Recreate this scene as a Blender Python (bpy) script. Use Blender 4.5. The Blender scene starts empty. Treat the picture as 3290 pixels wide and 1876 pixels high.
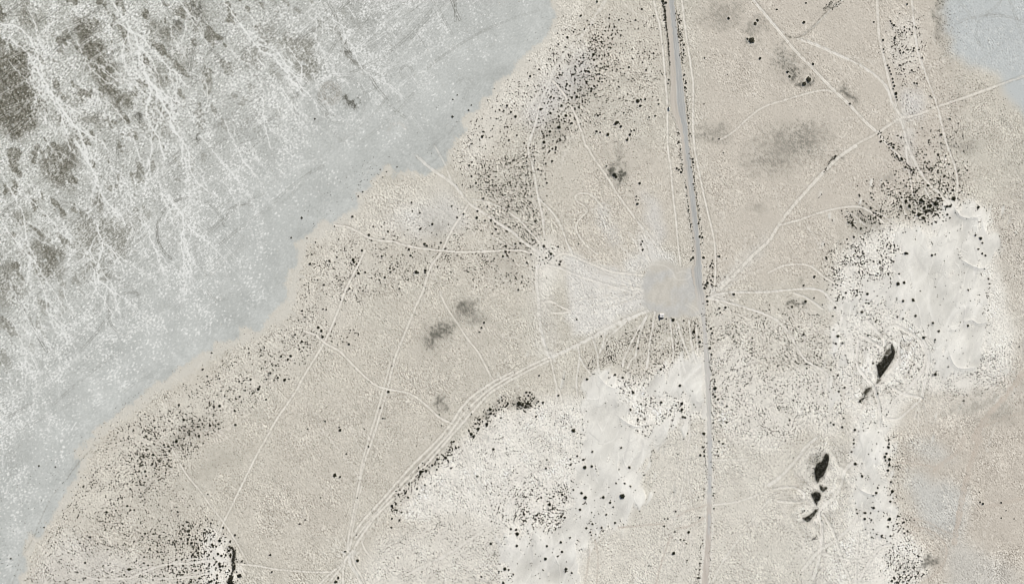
import bpy, math
import numpy as np
from mathutils import Vector

# ------------------------------------------------------------------ frame
# The place is 987 m wide.  Survey units ("u") are 0.3 m: x grows east, y grows south.
U = 0.3
def WX(x): return (x - 1645.0) * U
def WY(y): return (938.0 - y) * U
K = np.array((1.178, 1.197, 1.256), np.float32)          # light that reaches flat ground (sun + sky), per channel
STEP = 2
X0, X1, Y0, Y1 = -300, 3592, -264, 2140
xs = np.arange(X0, X1 + 1, STEP, dtype=np.float32)
ys = np.arange(Y0, Y1 + 1, STEP, dtype=np.float32)
NX, NY = len(xs), len(ys)
GX, GY = np.meshgrid(xs, ys)
GX = GX.astype(np.float32); GY = GY.astype(np.float32)

def lin(c):
    c = np.asarray(c, np.float32) / 255.0
    return np.where(c <= 0.04045, c / 12.92, ((c + 0.055) / 1.055) ** 2.4).astype(np.float32)

# ------------------------------------------------------------------ random fields
FYX = np.fft.fftfreq(NY, STEP)[:, None].astype(np.float32), np.fft.rfftfreq(NX, STEP)[None, :].astype(np.float32)
def field(seed, lam, s=0.5, ang=0.0, ratio=1.0):
    """unit-variance noise, dominant wavelength lam (u), stretched by ratio along ang (degrees, counter-clockwise on the map)"""
    rng = np.random.default_rng(seed)
    w = np.fft.rfft2(rng.standard_normal((NY, NX)).astype(np.float32))
    fy, fx = FYX
    a = math.radians(ang)
    al = fx * math.cos(a) - fy * math.sin(a)
    ac = fx * math.sin(a) + fy * math.cos(a)
    f = np.sqrt((al * ratio) ** 2 + ac ** 2) * lam + 1e-9
    w *= np.exp(-np.log(f) ** 2 / (2 * s * s)) / np.maximum(f, 1e-3) ** 0.5
    w[0, 0] = 0
    n = np.fft.irfft2(w, s=(NY, NX)).astype(np.float32)
    return n / n.std()
def ss(a, b, x):
    t = np.clip((x - a) / (b - a), 0, 1)
    return t * t * (3 - 2 * t)

W1 = field(1, 90); W2 = field(2, 90); W3 = field(3, 24); W4 = field(4, 24)
PX = GX + 7 * W1 + 4 * W3
PY = GY + 7 * W2 + 4 * W4

# ------------------------------------------------------------------ digitised data helpers
def tl(code, pts):
    c, r = int(code[0]), int(code[1])
    ox, oy = (0, 823, 1646, 2469)[c], (0, 469, 938, 1407)[r]
    return [(ox + x / 3.1034, oy + y / 3.1034) for x, y in pts]
def P(s):
    """'20:930,0 870,100|21:160,0 ...' sheet readings, or 'O:x,y ...' overview readings -> survey units"""
    out = []
    for seg in s.split('|'):
        code, body = seg.split(':')
        pts = [tuple(float(v) for v in q.split(',')) for q in body.split()]
        out += [(x * 1.28868, y * 1.28846) for x, y in pts] if code.strip() == 'O' else tl(code.strip(), pts)
    return out
def smooth(pts, step=7.0):
    p = np.array(pts, float)
    if len(p) < 3: return p
    q = np.vstack([2 * p[0] - p[1], p, 2 * p[-1] - p[-2]])
    out = []
    for i in range(1, len(q) - 2):
        a, b, c, d = q[i - 1:i + 3]
        n = max(1, int(np.hypot(*(c - b)) / step))
        t = (np.arange(n) / n)[:, None]
        out.append(.5 * (2 * b + (c - a) * t + (2 * a - 5 * b + 4 * c - d) * t ** 2 + (3 * b - a - 3 * c + d) * t ** 3))
    out.append(q[-2][None])
    return np.vstack(out)
def win(p, m):
    i0 = max(0, int((p[:, 0].min() - m - X0) / STEP)); i1 = min(NX, int((p[:, 0].max() + m - X0) / STEP) + 2)
    j0 = max(0, int((p[:, 1].min() - m - Y0) / STEP)); j1 = min(NY, int((p[:, 1].max() + m - Y0) / STEP) + 2)
    return slice(j0, max(j1, j0)), slice(i0, max(i1, i0))
def dist(pts, m, wob=0.0):
    """signed distance to a polyline in the window round it, and the length along it"""
    p = np.array(pts, float)
    w = win(p, m + 2)
    gx, gy = GX[w], GY[w]
    if wob: gx = gx + wob * W3[w]; gy = gy + wob * W4[w]
    D = np.full(gx.shape, 1e9, np.float32); S = np.ones(gx.shape, np.float32); A = np.zeros(gx.shape, np.float32)
    j0, i0 = w[0].start, w[1].start
    acc = 0.0
    for (ax, ay), (bx, by) in zip(p[:-1], p[1:]):
        L = math.hypot(bx - ax, by - ay)
        if L < 1e-6: continue
        v = win(np.array([(ax, ay), (bx, by)]), m + 2)
        v = (slice(max(v[0].start - j0, 0), max(v[0].stop - j0, 0)), slice(max(v[1].start - i0, 0), max(v[1].stop - i0, 0)))
        x = gx[v]; y = gy[v]
        if x.size == 0: continue
        ux, uy = (bx - ax) / L, (by - ay) / L
        t = np.clip((x - ax) * ux + (y - ay) * uy, 0, L)
        dx, dy = x - ax - t * ux, y - ay - t * uy
        d = np.sqrt(dx * dx + dy * dy)
        up = d < D[v]
        D[v] = np.where(up, d, D[v]); S[v] = np.where(up, np.where(dx * uy - dy * ux < 0, -1.0, 1.0), S[v]); A[v] = np.where(up, acc + t, A[v])
        acc += L
    return w, D, S * D, A
def blur(a, r):
    n = max(1, int(round(r / STEP)))
    for ax in (0, 1):
        for _ in range(3):
            pad = [(0, 0), (0, 0)]; pad[ax] = (n + 1, n)
            c = np.cumsum(np.pad(a, pad, mode='edge'), axis=ax, dtype=np.float64)
            sl = lambda q0, q1: tuple(slice(q0, q1) if k == ax else slice(None) for k in (0, 1))
            m = a.shape[ax]
            a = ((c[sl(2 * n + 1, 2 * n + 1 + m)] - c[sl(0, m)]) / (2 * n + 1)).astype(np.float32)
    return a
def poly(pts, feather=12.0, warp=1.0):
    p = np.array(pts, float)
    w = win(p, 40 + 3 * feather)
    x = GX[w] + warp * (PX[w] - GX[w]); y = GY[w] + warp * (PY[w] - GY[w])
    ins = np.zeros(x.shape, bool)
    for (ax, ay), (bx, by) in zip(p, np.roll(p, -1, 0)):
        if ay == by: continue
        ins ^= ((ay > y) != (by > y)) & (x < (bx - ax) * (y - ay) / (by - ay) + ax)
    return w, (blur(ins.astype(np.float32), feather) if feather > 0 else ins.astype(np.float32))
def full(wm):
    o = np.zeros((NY, NX), np.float32); o[wm[0]] = wm[1]; return o
def ell(x, y, rx, ry, rot=0.0, soft=1.0):
    """soft elliptic spot in survey units, its edge broken by the warp fields"""
    R = 1.6 * max(rx, ry) + 20
    w = win(np.array([(x - R, y - R), (x + R, y + R)]), 0)
    dx, dy = PX[w] - x, PY[w] - y
    a = math.radians(rot)
    u = (dx * math.cos(a) - dy * math.sin(a)) / rx; v = (dx * math.sin(a) + dy * math.cos(a)) / ry
    return w, np.exp(-(u * u + v * v) * 1.2 / soft).astype(np.float32)

COL = np.zeros((NY, NX, 3), np.float32)
HGT = np.zeros((NY, NX), np.float32)
LAB = np.zeros((NY, NX), np.int16)
LABELS = {0: ('ground', 'beige sandy desert plain speckled with low scrub, crossed by pale tracks')}
def put(w, m, rgb):
    COL[w] += (np.asarray(rgb, np.float32) - COL[w]) * np.clip(m, 0, 1)[..., None]
def newlab(name, label):
    k = len(LABELS); LABELS[k] = (name, label); return k
# ------------------------------------------------------------------ the open plain
def OP(s): return P('O:' + s)
big = field(10, 420); mid = field(11, 130)
t = ss(-1.4, 1.4, big * .7 + mid * .5)[..., None]
COL[:] = (1 - t) * np.array((203, 197, 184.5), np.float32) + t * np.array((197, 192, 180), np.float32)

def zone(s, rgb, a=1.0, f=20, warp=1.0):
    w, m = poly(OP(s), f, warp); put(w, a * m, rgb); return w, m
# pinkish, flatter ground east of the road and in the south-east
zone('1740,-60 2340,-60 2360,120 2400,300 2300,440 2100,560 2050,700 1770,720 1740,500', (199.5, 191.5, 179.5), .85, 30)
zone('1410,700 1600,690 1640,600 1720,640 1700,380 1500,330 1400,560', (200.5, 193, 181), .7, 25)
zone('2230,1000 2500,960 2620,900 2620,1520 2290,1520 2250,1350', (197, 188.5, 176.5), .85, 48)
zone('2420,560 2620,420 2620,960 2530,960 2480,690', (199, 192, 181), .8, 34)
zone('560,1300 720,1000 900,960 1060,760 1200,760 1330,880 1130,1040 880,1380 700,1456', (199, 192.5, 180.5), .6, 40)
zone('700,1220 870,1200 860,1330 690,1330', (197, 190, 178), .6, 36)
# creamy strip behind the lake shore, paler fans
zone('1390,-40 1480,-40 1420,120 1330,240 1230,330 1170,440 1140,330 1200,270 1310,150', (213, 208, 197), .8, 18)
zone('1360,190 1460,120 1480,190 1390,280 1340,330 1300,300', (207, 204, 199), .8, 18)
zone('890,480 1110,430 1180,560 1000,600 860,600 780,620 760,600', (211, 206, 195), .75, 16)
zone('960,560 1000,520 1120,480 1180,560 1060,600', (207, 205, 200), .6, 16)
zone('720,760 800,640 960,600 930,700 860,830 620,900 560,890', (208, 203, 192), .6, 22)
zone('300,1075 620,880 800,850 700,960 470,1060 240,1300 80,1450 70,1400 180,1220', (211, 206, 194), .75, 22)
zone('160,1320 300,1380 440,1430 330,1500 60,1500 80,1420', (211, 207, 199), .7, 20)
zone('1590,570 1640,605 1690,650 1690,662 1600,665 1570,690 1560,640 1600,640', (216, 214, 209), .8, 10)
zone('1764,742 1790,715 1850,640 1930,560 1890,650 1840,700 1800,735 1850,760 1790,752', (212, 208, 200), .6, 10)
zone('1600,470 1640,500 1660,600 1640,620 1610,540', (213, 212, 210), .55, 10)
zone('1480,510 1510,515 1550,610 1530,620 1490,545', (213, 212, 209), .45, 8)
zone('2240,220 2290,230 2300,300 2250,300', (211, 210, 208), .6, 12)
zone('2240,320 2275,320 2285,430 2255,420', (212, 209, 204), .5, 10)
# grey-white apron west of the parking ground
zone('1405,645 1430,635 1520,665 1610,690 1612,770 1540,800 1480,832 1424,842 1418,770 1410,715', (217, 214, 208), .9, 8, .8)
zone('1350,880 1335,780 1340,700 1370,700 1376,860', (208, 205, 199), .5, 20)

# ------------------------------------------------------------------ pale sandy ground under the denser scrub
SAND = np.zeros((NY, NX), np.float32)
def sandy(s, a, f=16):
    w, m = poly(OP(s), f); SAND[w] = np.maximum(SAND[w], a * m)
sandy('980,1275 1045,1195 1095,1150 1150,1098 1185,1082 1235,1035 1300,1018 1345,1003 1400,985 1450,1000 1500,930 1600,935 1750,880 1760,1040 1700,1060 1620,1110 1600,1200 1560,1320 1470,1350 1440,1520 1230,1520 1240,1330 1150,1290 1060,1310', .95)
sandy('850,1520 905,1395 960,1335 1060,1300 1250,1240 1260,1520', .62, 20)
sandy('1620,1080 1757,1040 1762,1520 1430,1520 1470,1350 1560,1310 1610,1210', .45, 18)
sandy('1768,860 1830,850 1880,880 1900,930 2060,900 2110,1010 2100,1090 2000,1080 1920,1150 1770,1080', .72, 20)
sandy('1768,760 1900,790 2060,770 2080,900 1900,920 1770,880', .35, 20)
sandy('1770,1080 2000,1090 1960,1200 2080,1330 2110,1520 1770,1520', .42, 22)
sandy('2075,780 2060,720 2090,650 2130,590 2210,565 2255,560 2310,555 2340,515 2400,495 2450,515 2478,580 2482,660 2510,760 2532,850 2525,930 2490,965 2430,985 2300,985 2240,1030 2225,1090 2220,1200 2235,1290 2290,1350 2320,1410 2260,1520 1990,1520 2100,1330 2110,1200 2120,1080 2100,1000 2065,900', .95, 12)
sandy('1985,1105 2125,1095 2115,1250 2130,1340 2200,1480 1990,1480', .7, 20)
sandy('1322,600 1355,585 1400,615 1405,650 1388,700 1352,765 1332,700', .8, 16)
sandy('500,1335 548,1318 570,1350 594,1360 594,1520 490,1520 505,1400', 1.0, 9); sandy('430,1385 520,1380 520,1520 400,1520', .4, 12)
sandy('1260,150 1330,110 1420,110 1360,230 1230,350 1150,430 1140,380 1200,280', .25, 20)
sandy('2205,50 2290,40 2305,150 2250,190 2212,140', .45, 12)
sandy('2420,960 2520,900 2535,1000 2420,1035 2290,1045 2250,1080 2240,1020 2320,980', .45, 34)
put((slice(None), slice(None)), SAND, (230, 226, 217))

# ------------------------------------------------------------------ bare dunes
DUNE = np.zeros((NY, NX), np.float32)
wisp = field(23, 34, .5, 75, 2.4)
def dune(s, label, f=8, a=1.0):
    w, m = poly(OP(s), f + 3, 2.0); m = ss(.22, .78, m + .2 * wisp[w]) * a; DUNE[w] = np.maximum(DUNE[w], m)
    k = newlab('dune_terrain', label)
    v = LAB[w]; v[m > .5] = k; LAB[w] = v
dune('1445,965 1480,930 1500,915 1515,945 1560,945 1600,935 1560,975 1545,1005 1570,1050 1605,1100 1625,1060 1700,1040 1735,1040 1720,1060 1640,1105 1612,1150 1600,1205 1600,1255 1545,1310 1480,1345 1440,1360 1435,1520 1290,1520 1255,1420 1240,1345 1300,1315 1400,1325 1420,1280 1440,1230 1400,1200 1440,1170 1455,1100 1440,1060 1460,1010', 'large bare white sand sheet lying between the parking ground and the bottom edge')
dune('1650,935 1680,900 1715,880 1752,882 1757,940 1762,1045 1730,1035 1735,1000 1690,985 1640,1000 1600,990 1620,950', 'smooth white sand drift banked against the west side of the road')
dune('2345,520 2400,505 2440,512 2466,565 2478,650 2455,700 2450,760 2470,800 2450,880 2400,940 2350,925 2305,905 2320,850 2260,770 2200,760 2150,770 2130,800 2105,840 2100,920 2095,1000 2075,1050 2060,1000 2080,900 2070,850 2080,770 2120,735 2150,700 2210,690 2240,640 2230,590 2275,555 2290,600 2330,610', 'broad white dune in the north-east with two curved crests')
dune('2135,1080 2165,1040 2190,1035 2205,1060 2215,1130 2195,1180 2225,1250 2225,1340 2180,1330 2130,1260 2110,1225 2140,1210 2150,1170 2130,1130', 'narrow white dune tongue running south beside the black thickets')
dune('533,1345 548,1340 556,1400 548,1445 530,1450 520,1430 534,1390', 'small patch of bare white sand inside a bush-ringed dune')
dn1 = field(20, 190, .5); dn2 = field(21, 60, .5, 60, 2.2); dn3 = field(22, 22, .5, 60, 2.0)
rg = np.exp(-(field(25, 70, .45, 66, 2.4) / .16) ** 2) * ss(-.3, .9, field(26, 120, .5)); rg2 = np.exp(-(field(27, 46, .45, 60, 2.0) / .14) ** 2) * ss(-.2, 1, field(28, 100, .5))
dtone = np.stack([c0 + 9 * rg - 9 * rg2 + 5.0 * dn1 + 3.4 * dn2 + 1.6 * dn3 for c0 in (221, 218, 210)], -1)
COL += (dtone - COL) * DUNE[..., None]
# grains and pits of the sandy scrub ground
g1 = field(30, 8.5, .45, -58, 1.7); g2 = field(31, 17, .5, -60, 1.8); g3 = field(32, 6, .4, -50, 1.25); g4 = field(33, 40, .5, -55, 1.5)
rough = field(34, 260, .5)
gm = (1 - .85 * DUNE) * (1 + .25 * rough)

# ------------------------------------------------------------------ dry lake
LS = '1379,-80 1378,40 1376,85 1345,115 1318,125 1308,145 1298,158 1255,192 1225,230 1200,255 1170,288 1150,318 1130,345 1123,370 1110,395 1092,418 1050,428 1010,430 980,422 945,428 925,448 898,490 872,522 845,543 805,565 768,580 742,610 733,640 727,690 716,735 706,768 690,778 655,798 636,815 556,852 516,876 466,910 426,935 386,958 328,1000 298,1026 258,1052 234,1076 212,1108 196,1145 184,1190 172,1215 152,1252 122,1285 100,1315 80,1342 64,1380 54,1420 46,1480 40,1760 -330,1760 -330,-330 1379,-330'
w, lk = poly(OP(LS), 6, 1.25)
lk = ss(.25, .75, lk + .10 * g3[w] + .10 * g2[w]); LAKE = full((w, lk))
shore = OP('1379,-80 1378,40 1376,85 1345,115 1318,125 1308,145 1298,158 1255,192 1225,230 1200,255 1170,288 1150,318 1130,345 1123,370 1110,395 1092,418 1050,428 1010,430 980,422 945,428 925,448 898,490 872,522 845,543 805,565 768,580 742,610 733,640 727,690 716,735 706,768 690,778 655,798 636,815 556,852 516,876 466,910 426,935 386,958 328,1000 298,1026 258,1052 234,1076 212,1108 196,1145 184,1190 172,1215 152,1252 122,1285 100,1315 80,1342 64,1380 54,1420 46,1480')
w, D, SD, A = dist(shore, 640)
SH = np.full((NY, NX), 1e4, np.float32); SH[w] = np.minimum(D, 1e4)     # distance to the shore
# smooth cream rim on the land side of the shore
rimw = np.interp(GX[:, 0] * 0 + GY[:, 0], [0, 500, 640, 760, 1000, 1300, 1500, 1900], [8, 14, 14, 30, 30, 34, 24, 16]).astype(np.float32)[:, None]
RIM = ss(1.35, .65, (SH + 5 * W3 + 3.5 * g2) / rimw) * (1 - LAKE) * ss(-3, 6, GX * 0 + 10)
put((slice(None), slice(None)), RIM * (.9 - .35 * ss(6, 0, SH + 3 * g2)), (207, 203, 193))
k = newlab('dry_lake', 'grey cracked salt flat of a dry lake filling the upper left, covered in tyre marks')
LAB[LAKE > .5] = k
# north-east lobe and the bluish flats of the south-east
NE = full(poly(OP('2345,-80 2356,60 2376,110 2384,150 2430,165 2470,172 2500,200 2515,245 2550,280 2640,340 2640,-80'), 10))
k = newlab('dry_lake', 'smaller bluish grey salt flat in the upper right corner with curved tyre tracks')
LAB[NE > .5] = k
put((slice(None), slice(None)), NE, (191, 194.5, 193.5))
for s, a in (('2263,1165 2320,1195 2400,1210 2420,1240 2395,1330 2420,1350 2360,1345 2310,1320 2290,1270 2270,1230', .85), ('2290,1090 2330,1100 2370,1130 2400,1140 2370,1160 2300,1150 2270,1120', .7),
             ('2370,1350 2440,1360 2480,1400 2520,1520 2380,1520 2350,1400', .55), ('2470,1390 2540,1420 2560,1480 2480,1480', .4), ('2540,780 2600,760 2600,900 2545,880', .2)):
    w, m = poly(OP(s), 16); put(w, .75 * a * m, (197, 198.5, 195.5))
w, m = poly(OP('2325,-60 2352,-60 2372,120 2380,170 2350,150 2335,60'), 8); put(w, .45 * m * ss(-.6, 1.0, g2[w]), (150, 148, 140))

LF = np.clip(LAKE, 0, 1)
far = ss(60, 520, SH) ; nw = ss(1500, 250, GX + .9 * GY)
base = np.stack([(188.4 - 3 * far - 6 * nw), (190.3 - 4.2 * far - 6.5 * nw), (186.2 - 5 * far - 9 * nw)], -1) + (2.5 * field(40, 300) + 1.8 * field(41, 90))[..., None]
COL += (base - COL) * LF[..., None]
# olive damp patches
damp = np.zeros((NY, NX), np.float32)
for s, a in (('-80,120 75,128 95,200 108,262 70,335 -80,330', 1.0), ('150,28 232,40 262,130 300,200 322,262 300,292 252,232 232,182 208,112', .85), ('40,-40 70,15 92,72 100,100 70,78', .8),
             ('100,382 180,340 192,400 180,462 130,467 104,432', .8), ('100,300 190,330 230,300 210,250 150,240', .3), ('700,82 780,100 800,190 730,192', .5), ('20,530 62,530 62,562 30,558', .9),
             ('90,600 150,620 166,702 90,692', .75), ('180,540 262,540 282,602 190,642', .5), ('370,60 440,60 445,100 400,110', .6), ('370,172 440,180 440,210 380,212', .6), ('390,130 470,130 480,170 400,170', .35),
             ('600,110 660,120 660,180 600,160', .35), ('250,560 330,540 320,640 260,650', .45), ('210,650 270,640 260,690 200,690', .5), ('640,60 690,70 690,110 650,100', .4), ('60,640 110,560 130,640 90,680', .5),
             ('-80,640 40,650 60,760 -80,760', .45), ('330,250 420,240 440,330 350,330', .35), ('440,10 510,10 515,60 470,75', .45), ('850,205 890,205 890,232 850,232', .0), ('210,280 262,280 262,310 215,310', .6)):
    w, m = poly(OP(s), 9, 1.8); damp[w] = np.maximum(damp[w], a * m)
dz = field(42, 70, .5, -62, 1.9); dy_ = field(43, 26, .5, -62, 1.5)
damp = np.maximum(damp, .7 * ss(.75, 1.6, dz + .45 * dy_) * ss(-1, .35, nw * 2 - 1) * ss(150, 400, SH))
damp *= ss(-1.9, -.4, dy_ + 1.2 * damp + .3 * field(45, 14, .45)) * LF
COL += (np.array((100, 97, 85), np.float32) + 9 * g2[..., None] + 6 * g3[..., None] - COL) * np.clip(damp * 1.02, 0, .95)[..., None]
# salt crust: flecks drawn out along the wind, then rills
an = 40
f1 = field(50, 9, .5, an, 1.75); f2 = field(51, 17, .5, an, 1.3); f3 = field(52, 6.5, .45, an, 2.0); f4 = field(53, 60, .5); f5 = field(54, 13, .4); f6 = field(56, 150, .5, -60, 1.6)
crust = ss(1.1, 2.2, f1 + .6 * f4 + .4 * f6 - .25 + .3 * far) * .5
n1 = field(61, 44, .42, -58, 1.5); n2 = field(62, 24, .42, -58, 1.25)
net = np.maximum(np.exp(-(n1 / .15) ** 2), .8 * np.exp(-(n2 / .17) ** 2)) * ss(-.9, .9, f6 + .6 * f4 + .8 * nw) * ss(-1.6, .5, f5 + .5 * g3)
crust = np.maximum(crust, .85 * net)
crust = np.maximum(crust, ss(1.55, 2.3, f5 + .35 * f4 + .35 * f6 + .25 * nw) * 1.0)
crust = np.maximum(crust, ss(.8, 2.2, .8 * f2 + .4 * f1 + .4 * f5 + .5 * f4 + .5 * f6 - .6 + .8 * nw) * .55)
bw = np.interp(GX, [500, 1150], [.5, 1.0]).astype(np.float32)
crust *= (.10 + .90 * ss(70, 380, (SH + 40 * W1) / bw)) * ss(5, 60, SH) * LF
fl_ = .5 * ss(1500, 400, GX - .6 * (GY - 900))
fleck = ss(1.25, 2.1, .8 * field(57, 8.5, .45, an, 2.0) + .6 * field(59, 15, .5, an, 1.6) + .3 * f4 + .25 * f6 + fl_ - .25) * ss(12, 120, SH / bw) * LF * .95
crust = np.maximum(crust, fleck)
crust *= (1 - .72 * damp)
crust = np.maximum(crust, ss(1.9, 2.6, field(58, 11, .35)) * damp)
COL += (np.array((233, 233, 229), np.float32) - COL) * (crust * .9)[..., None]
dk = ss(.8, 2.2, -f3 - .35 * f1 + .2 * f4) * .26 * ss(60, 330, SH) * LF * (.5 + .8 * nw)
COL += (np.array((128, 128, 122), np.float32) - COL) * dk[..., None]
COL += (LF * (.8 + 1.3 * far + 1.7 * nw))[..., None] * (2.6 * f3 + 2.6 * f1 + 1.6 * g3)[..., None]
wav = field(55, 5.5, .3, an, 5)
COL += (LF * ss(170, 20, SH) * 2.2)[..., None] * wav[..., None]

# strand lines left by the shrinking water, parallel to the shore
COL += (LF * ss(150, 25, SH) * (2.6 * np.sin(SH / 5.5 + 2.2 * W1 + .6 * g2) + 2.0 * np.sin(SH / 13 + W2)))[..., None]
# ------------------------------------------------------------------ texture of the plain
land = (1 - LF) * (1 - .6 * NE)
smoothz = np.clip(1 - .8 * RIM, 0, 1) * gm * land
fine = full(poly(OP('1740,-60 2340,-60 2360,120 2400,300 2300,440 2100,560 2050,700 1770,720 1740,500'), 20)) * .35
tex = ((6.6 * g1 + 3.2 * g2 + 9.5 * g3) * (1 + .3 * W1) + 2.2 * g4 + 2.0 * W4 + 2.4 * mid + 3.0 * ss(.4, 1.8, field(36, 46, .5, -57, 3.5)) - 3.2 * ss(.5, 1.9, field(37, 70, .5, -50, 3.0))) * (1 - fine)
COL += (smoothz * tex)[..., None] * np.array((1, 1, .97), np.float32)
pit = ss(1.0, 2.4, -.7 * g1 - .85 * g3) * smoothz * (1 - .45 * SAND) * .55
COL += (np.array((140, 132, 120), np.float32) - COL) * pit[..., None]
pale = ss(1.1, 2.4, .5 * g2 + .6 * g1 + .5 * g3 + .3 * g4) * smoothz * .45
COL += (np.array((231, 226, 215), np.float32) - COL) * pale[..., None]
# relief that the sun picks out (metres)
HGT += (.022 * g1 + .022 * g2 + .03 * g4 + .013 * g3) * smoothz
HGT += LF * (.008 * f1 + .02 * f2)
HGT += DUNE * (.16 * rg - .12 * rg2 + .34 * dn1 + .09 * dn2 + .02 * dn3 + .02 * field(24, 11, .3, 65, 3) * ss(-.5, 1, W2)) + .07 * SAND * field(35, 55, .5) * (1 - DUNE)
HGT += .9 * blur(DUNE, 30) + .35 * blur(SAND, 24)
# soft drifts and old trails on the bare sand
rngd = np.random.default_rng(41)
for i in range(130):
    cxo, cyo, rx, ry = ((1530, 1130, 90, 200), (2390, 720, 110, 210), (2175, 1200, 50, 150), (1350, 1400, 100, 60), (1720, 950, 50, 80), (2120, 880, 60, 160))[rngd.integers(0, 6)]
    x, y = (cxo + rngd.normal(0, rx * .5)) * 1.28868, (cyo + rngd.normal(0, ry * .5)) * 1.28846
    a0 = math.radians(rngd.normal(80, 30)); L = rngd.uniform(40, 170); c = rngd.normal(0, .5); t = np.linspace(-.5, .5, 10)
    q = np.stack([x + np.cumsum(np.cos(a0 + c * 2 * t)) * L / 10, y - np.cumsum(np.sin(a0 + c * 2 * t)) * L / 10], 1)
    wd_ = rngd.uniform(2.0, 6.0); w, D, SD, A = dist(smooth(q), 20, .5)
    if D.size == 0: continue
    k = np.maximum(DUNE[w], .6 * SAND[w]) * np.exp(-(D / wd_) ** 2) * ss(0, L * .25, A) * ss(L, L * .75, A) * rngd.uniform(.2, .7)
    put(w, k, (236, 233, 226) if rngd.random() < .55 else (204, 201, 195)); HGT[w] -= .16 * k
# dune crests
for s, a in (('31:1870,650 1905,695 1950,722 2010,722 2075,712', .9), ('31:1950,1160 2000,1185 2060,1212 2120,1225 2160,1210', .9), ('32:1830,382 1880,368 1910,335 1960,298 2030,288 2070,310 2120,322 2165,298', .8),
             ('32:1805,640 1830,705 1880,755 1960,768 2050,755', .8), ('33:930,525 1000,560 1070,565 1110,540', .9), ('22:1080,1260 1150,1310 1250,1345 1350,1300 1370,1240', .8), ('22:870,860 930,920 1000,960 1100,930 1160,880', .6),
             ('22:1060,1100 1100,1040 1160,970', .5), ('32:600,600 640,610 660,640', .5), ('31:2120,640 2095,690 2070,715', .5)):
    p = smooth(P(s)); w, D, SD, A = dist(p, 26, .5)
    HGT[w] += a * (np.exp(-(D / 5.5) ** 2) * .55 + np.where(SD > 0, .5, .15) * np.exp(-(D / 16) ** 2))
    put(w, .5 * np.exp(-(D / 4.0) ** 2), (236, 233, 226))
# dark stains of old damp and burnt scrub (soil crust), survey in overview units
mo = field(29, 30, .6)
for x, y, rx, ry, rot, a in ((1085, 838, 34, 26, 45, .55), (1110, 815, 22, 14, 45, .4), (1160, 765, 26, 17, 30, .5), (1180, 790, 22, 20, 20, .35), (1100, 1005, 11, 16, 0, .5), (1540, 436, 15, 19, 20, .75), (1533, 432, 8, 14, 20, .8), (1541, 395, 11, 26, 0, .35),
                             (1965, 165, 26, 26, 30, .38), (1945, 150, 8, 26, 20, .3), (1975, 185, 16, 10, 0, .5), (1871, 101, 11, 12, 0, .6), (1882, 72, 14, 22, -20, .35), (2008, 206, 15, 9, 30, .62), (1800, 38, 34, 26, 0, .3), (1778, 328, 24, 16, 0, .3), (1766, 350, 28, 6, 0, .35),
                             (1950, 372, 60, 40, 20, .3), (2010, 350, 40, 30, 0, .28), (1900, 405, 34, 20, 0, .22), (2118, 236, 10, 26, 30, .5), (2080, 400, 26, 6, 42, .5), (1890, 520, 22, 10, 0, .2), (1990, 758, 24, 7, 20, .55), (2058, 20, 16, 5, 40, .55), (2085, 10, 12, 4, 40, .5),
                             (2338, 55, 8, 44, 0, .35), (2312, 1404, 34, 8, 45, .5), (2405, 365, 34, 14, 0, .25), (1955, 130, 12, 10, 0, .4), (2043, 1150, 10, 30, -10, .15), (2022, 1155, 14, 24, -25, .2), (530, 1160, 70, 26, 30, .12), (1090, 560, 24, 26, 0, .22),
                             (1450, 215, 30, 26, 0, .14), (1385, 330, 26, 26, 0, .16), (1265, 665, 30, 40, 0, .1), (2210, 445, 20, 10, 0, .2), (2160, 560, 26, 30, -20, .18), (2290, 510, 40, 16, 10, .2), (1310, 1000, 22, 9, 15, .35), (1080, 1140, 60, 12, 42, .15), (1200, 1040, 40, 9, 30, .2), (470, 1080, 60, 20, 30, .15), (1995, 700, 6, 6, 0, .3),
                             (675, 262, 9, 7, 0, .0), (871, 257, 13, 12, 0, .6), (822, 232, 20, 16, 0, .28), (2435, 1005, 60, 10, 20, .25), (2500, 1030, 40, 16, 20, .25), (495, 25, 10, 24, -20, .6), (470, 45, 10, 5, 0, .6), (443, 56, 6, 9, 40, .5), (345, 292, 6, 6, 0, .7), (493, 347, 7, 8, 0, .6), (850, 100, 5, 30, 30, .25), (870, 130, 4, 26, 35, .5), (890, 160, 4, 20, 40, .4)):
    w, m = ell(x * 1.28868, y * 1.28846, rx * 1.7, ry * 1.7, rot)
    q_ = .40 if a < .42 else .15
    tone = (112, 110, 101) if a < .42 else (76, 75, 67)
    put(w, min(1, 1.4 * a) * ss(.03, .25, m) * ss(.3, 1.25, m + 1.0 * q_ * g1[w] + .9 * q_ * g3[w] + .45 * q_ * W4[w] + .35 * q_ * mo[w]), tone); put(w, .22 * a * m, (120, 118, 110))
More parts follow.
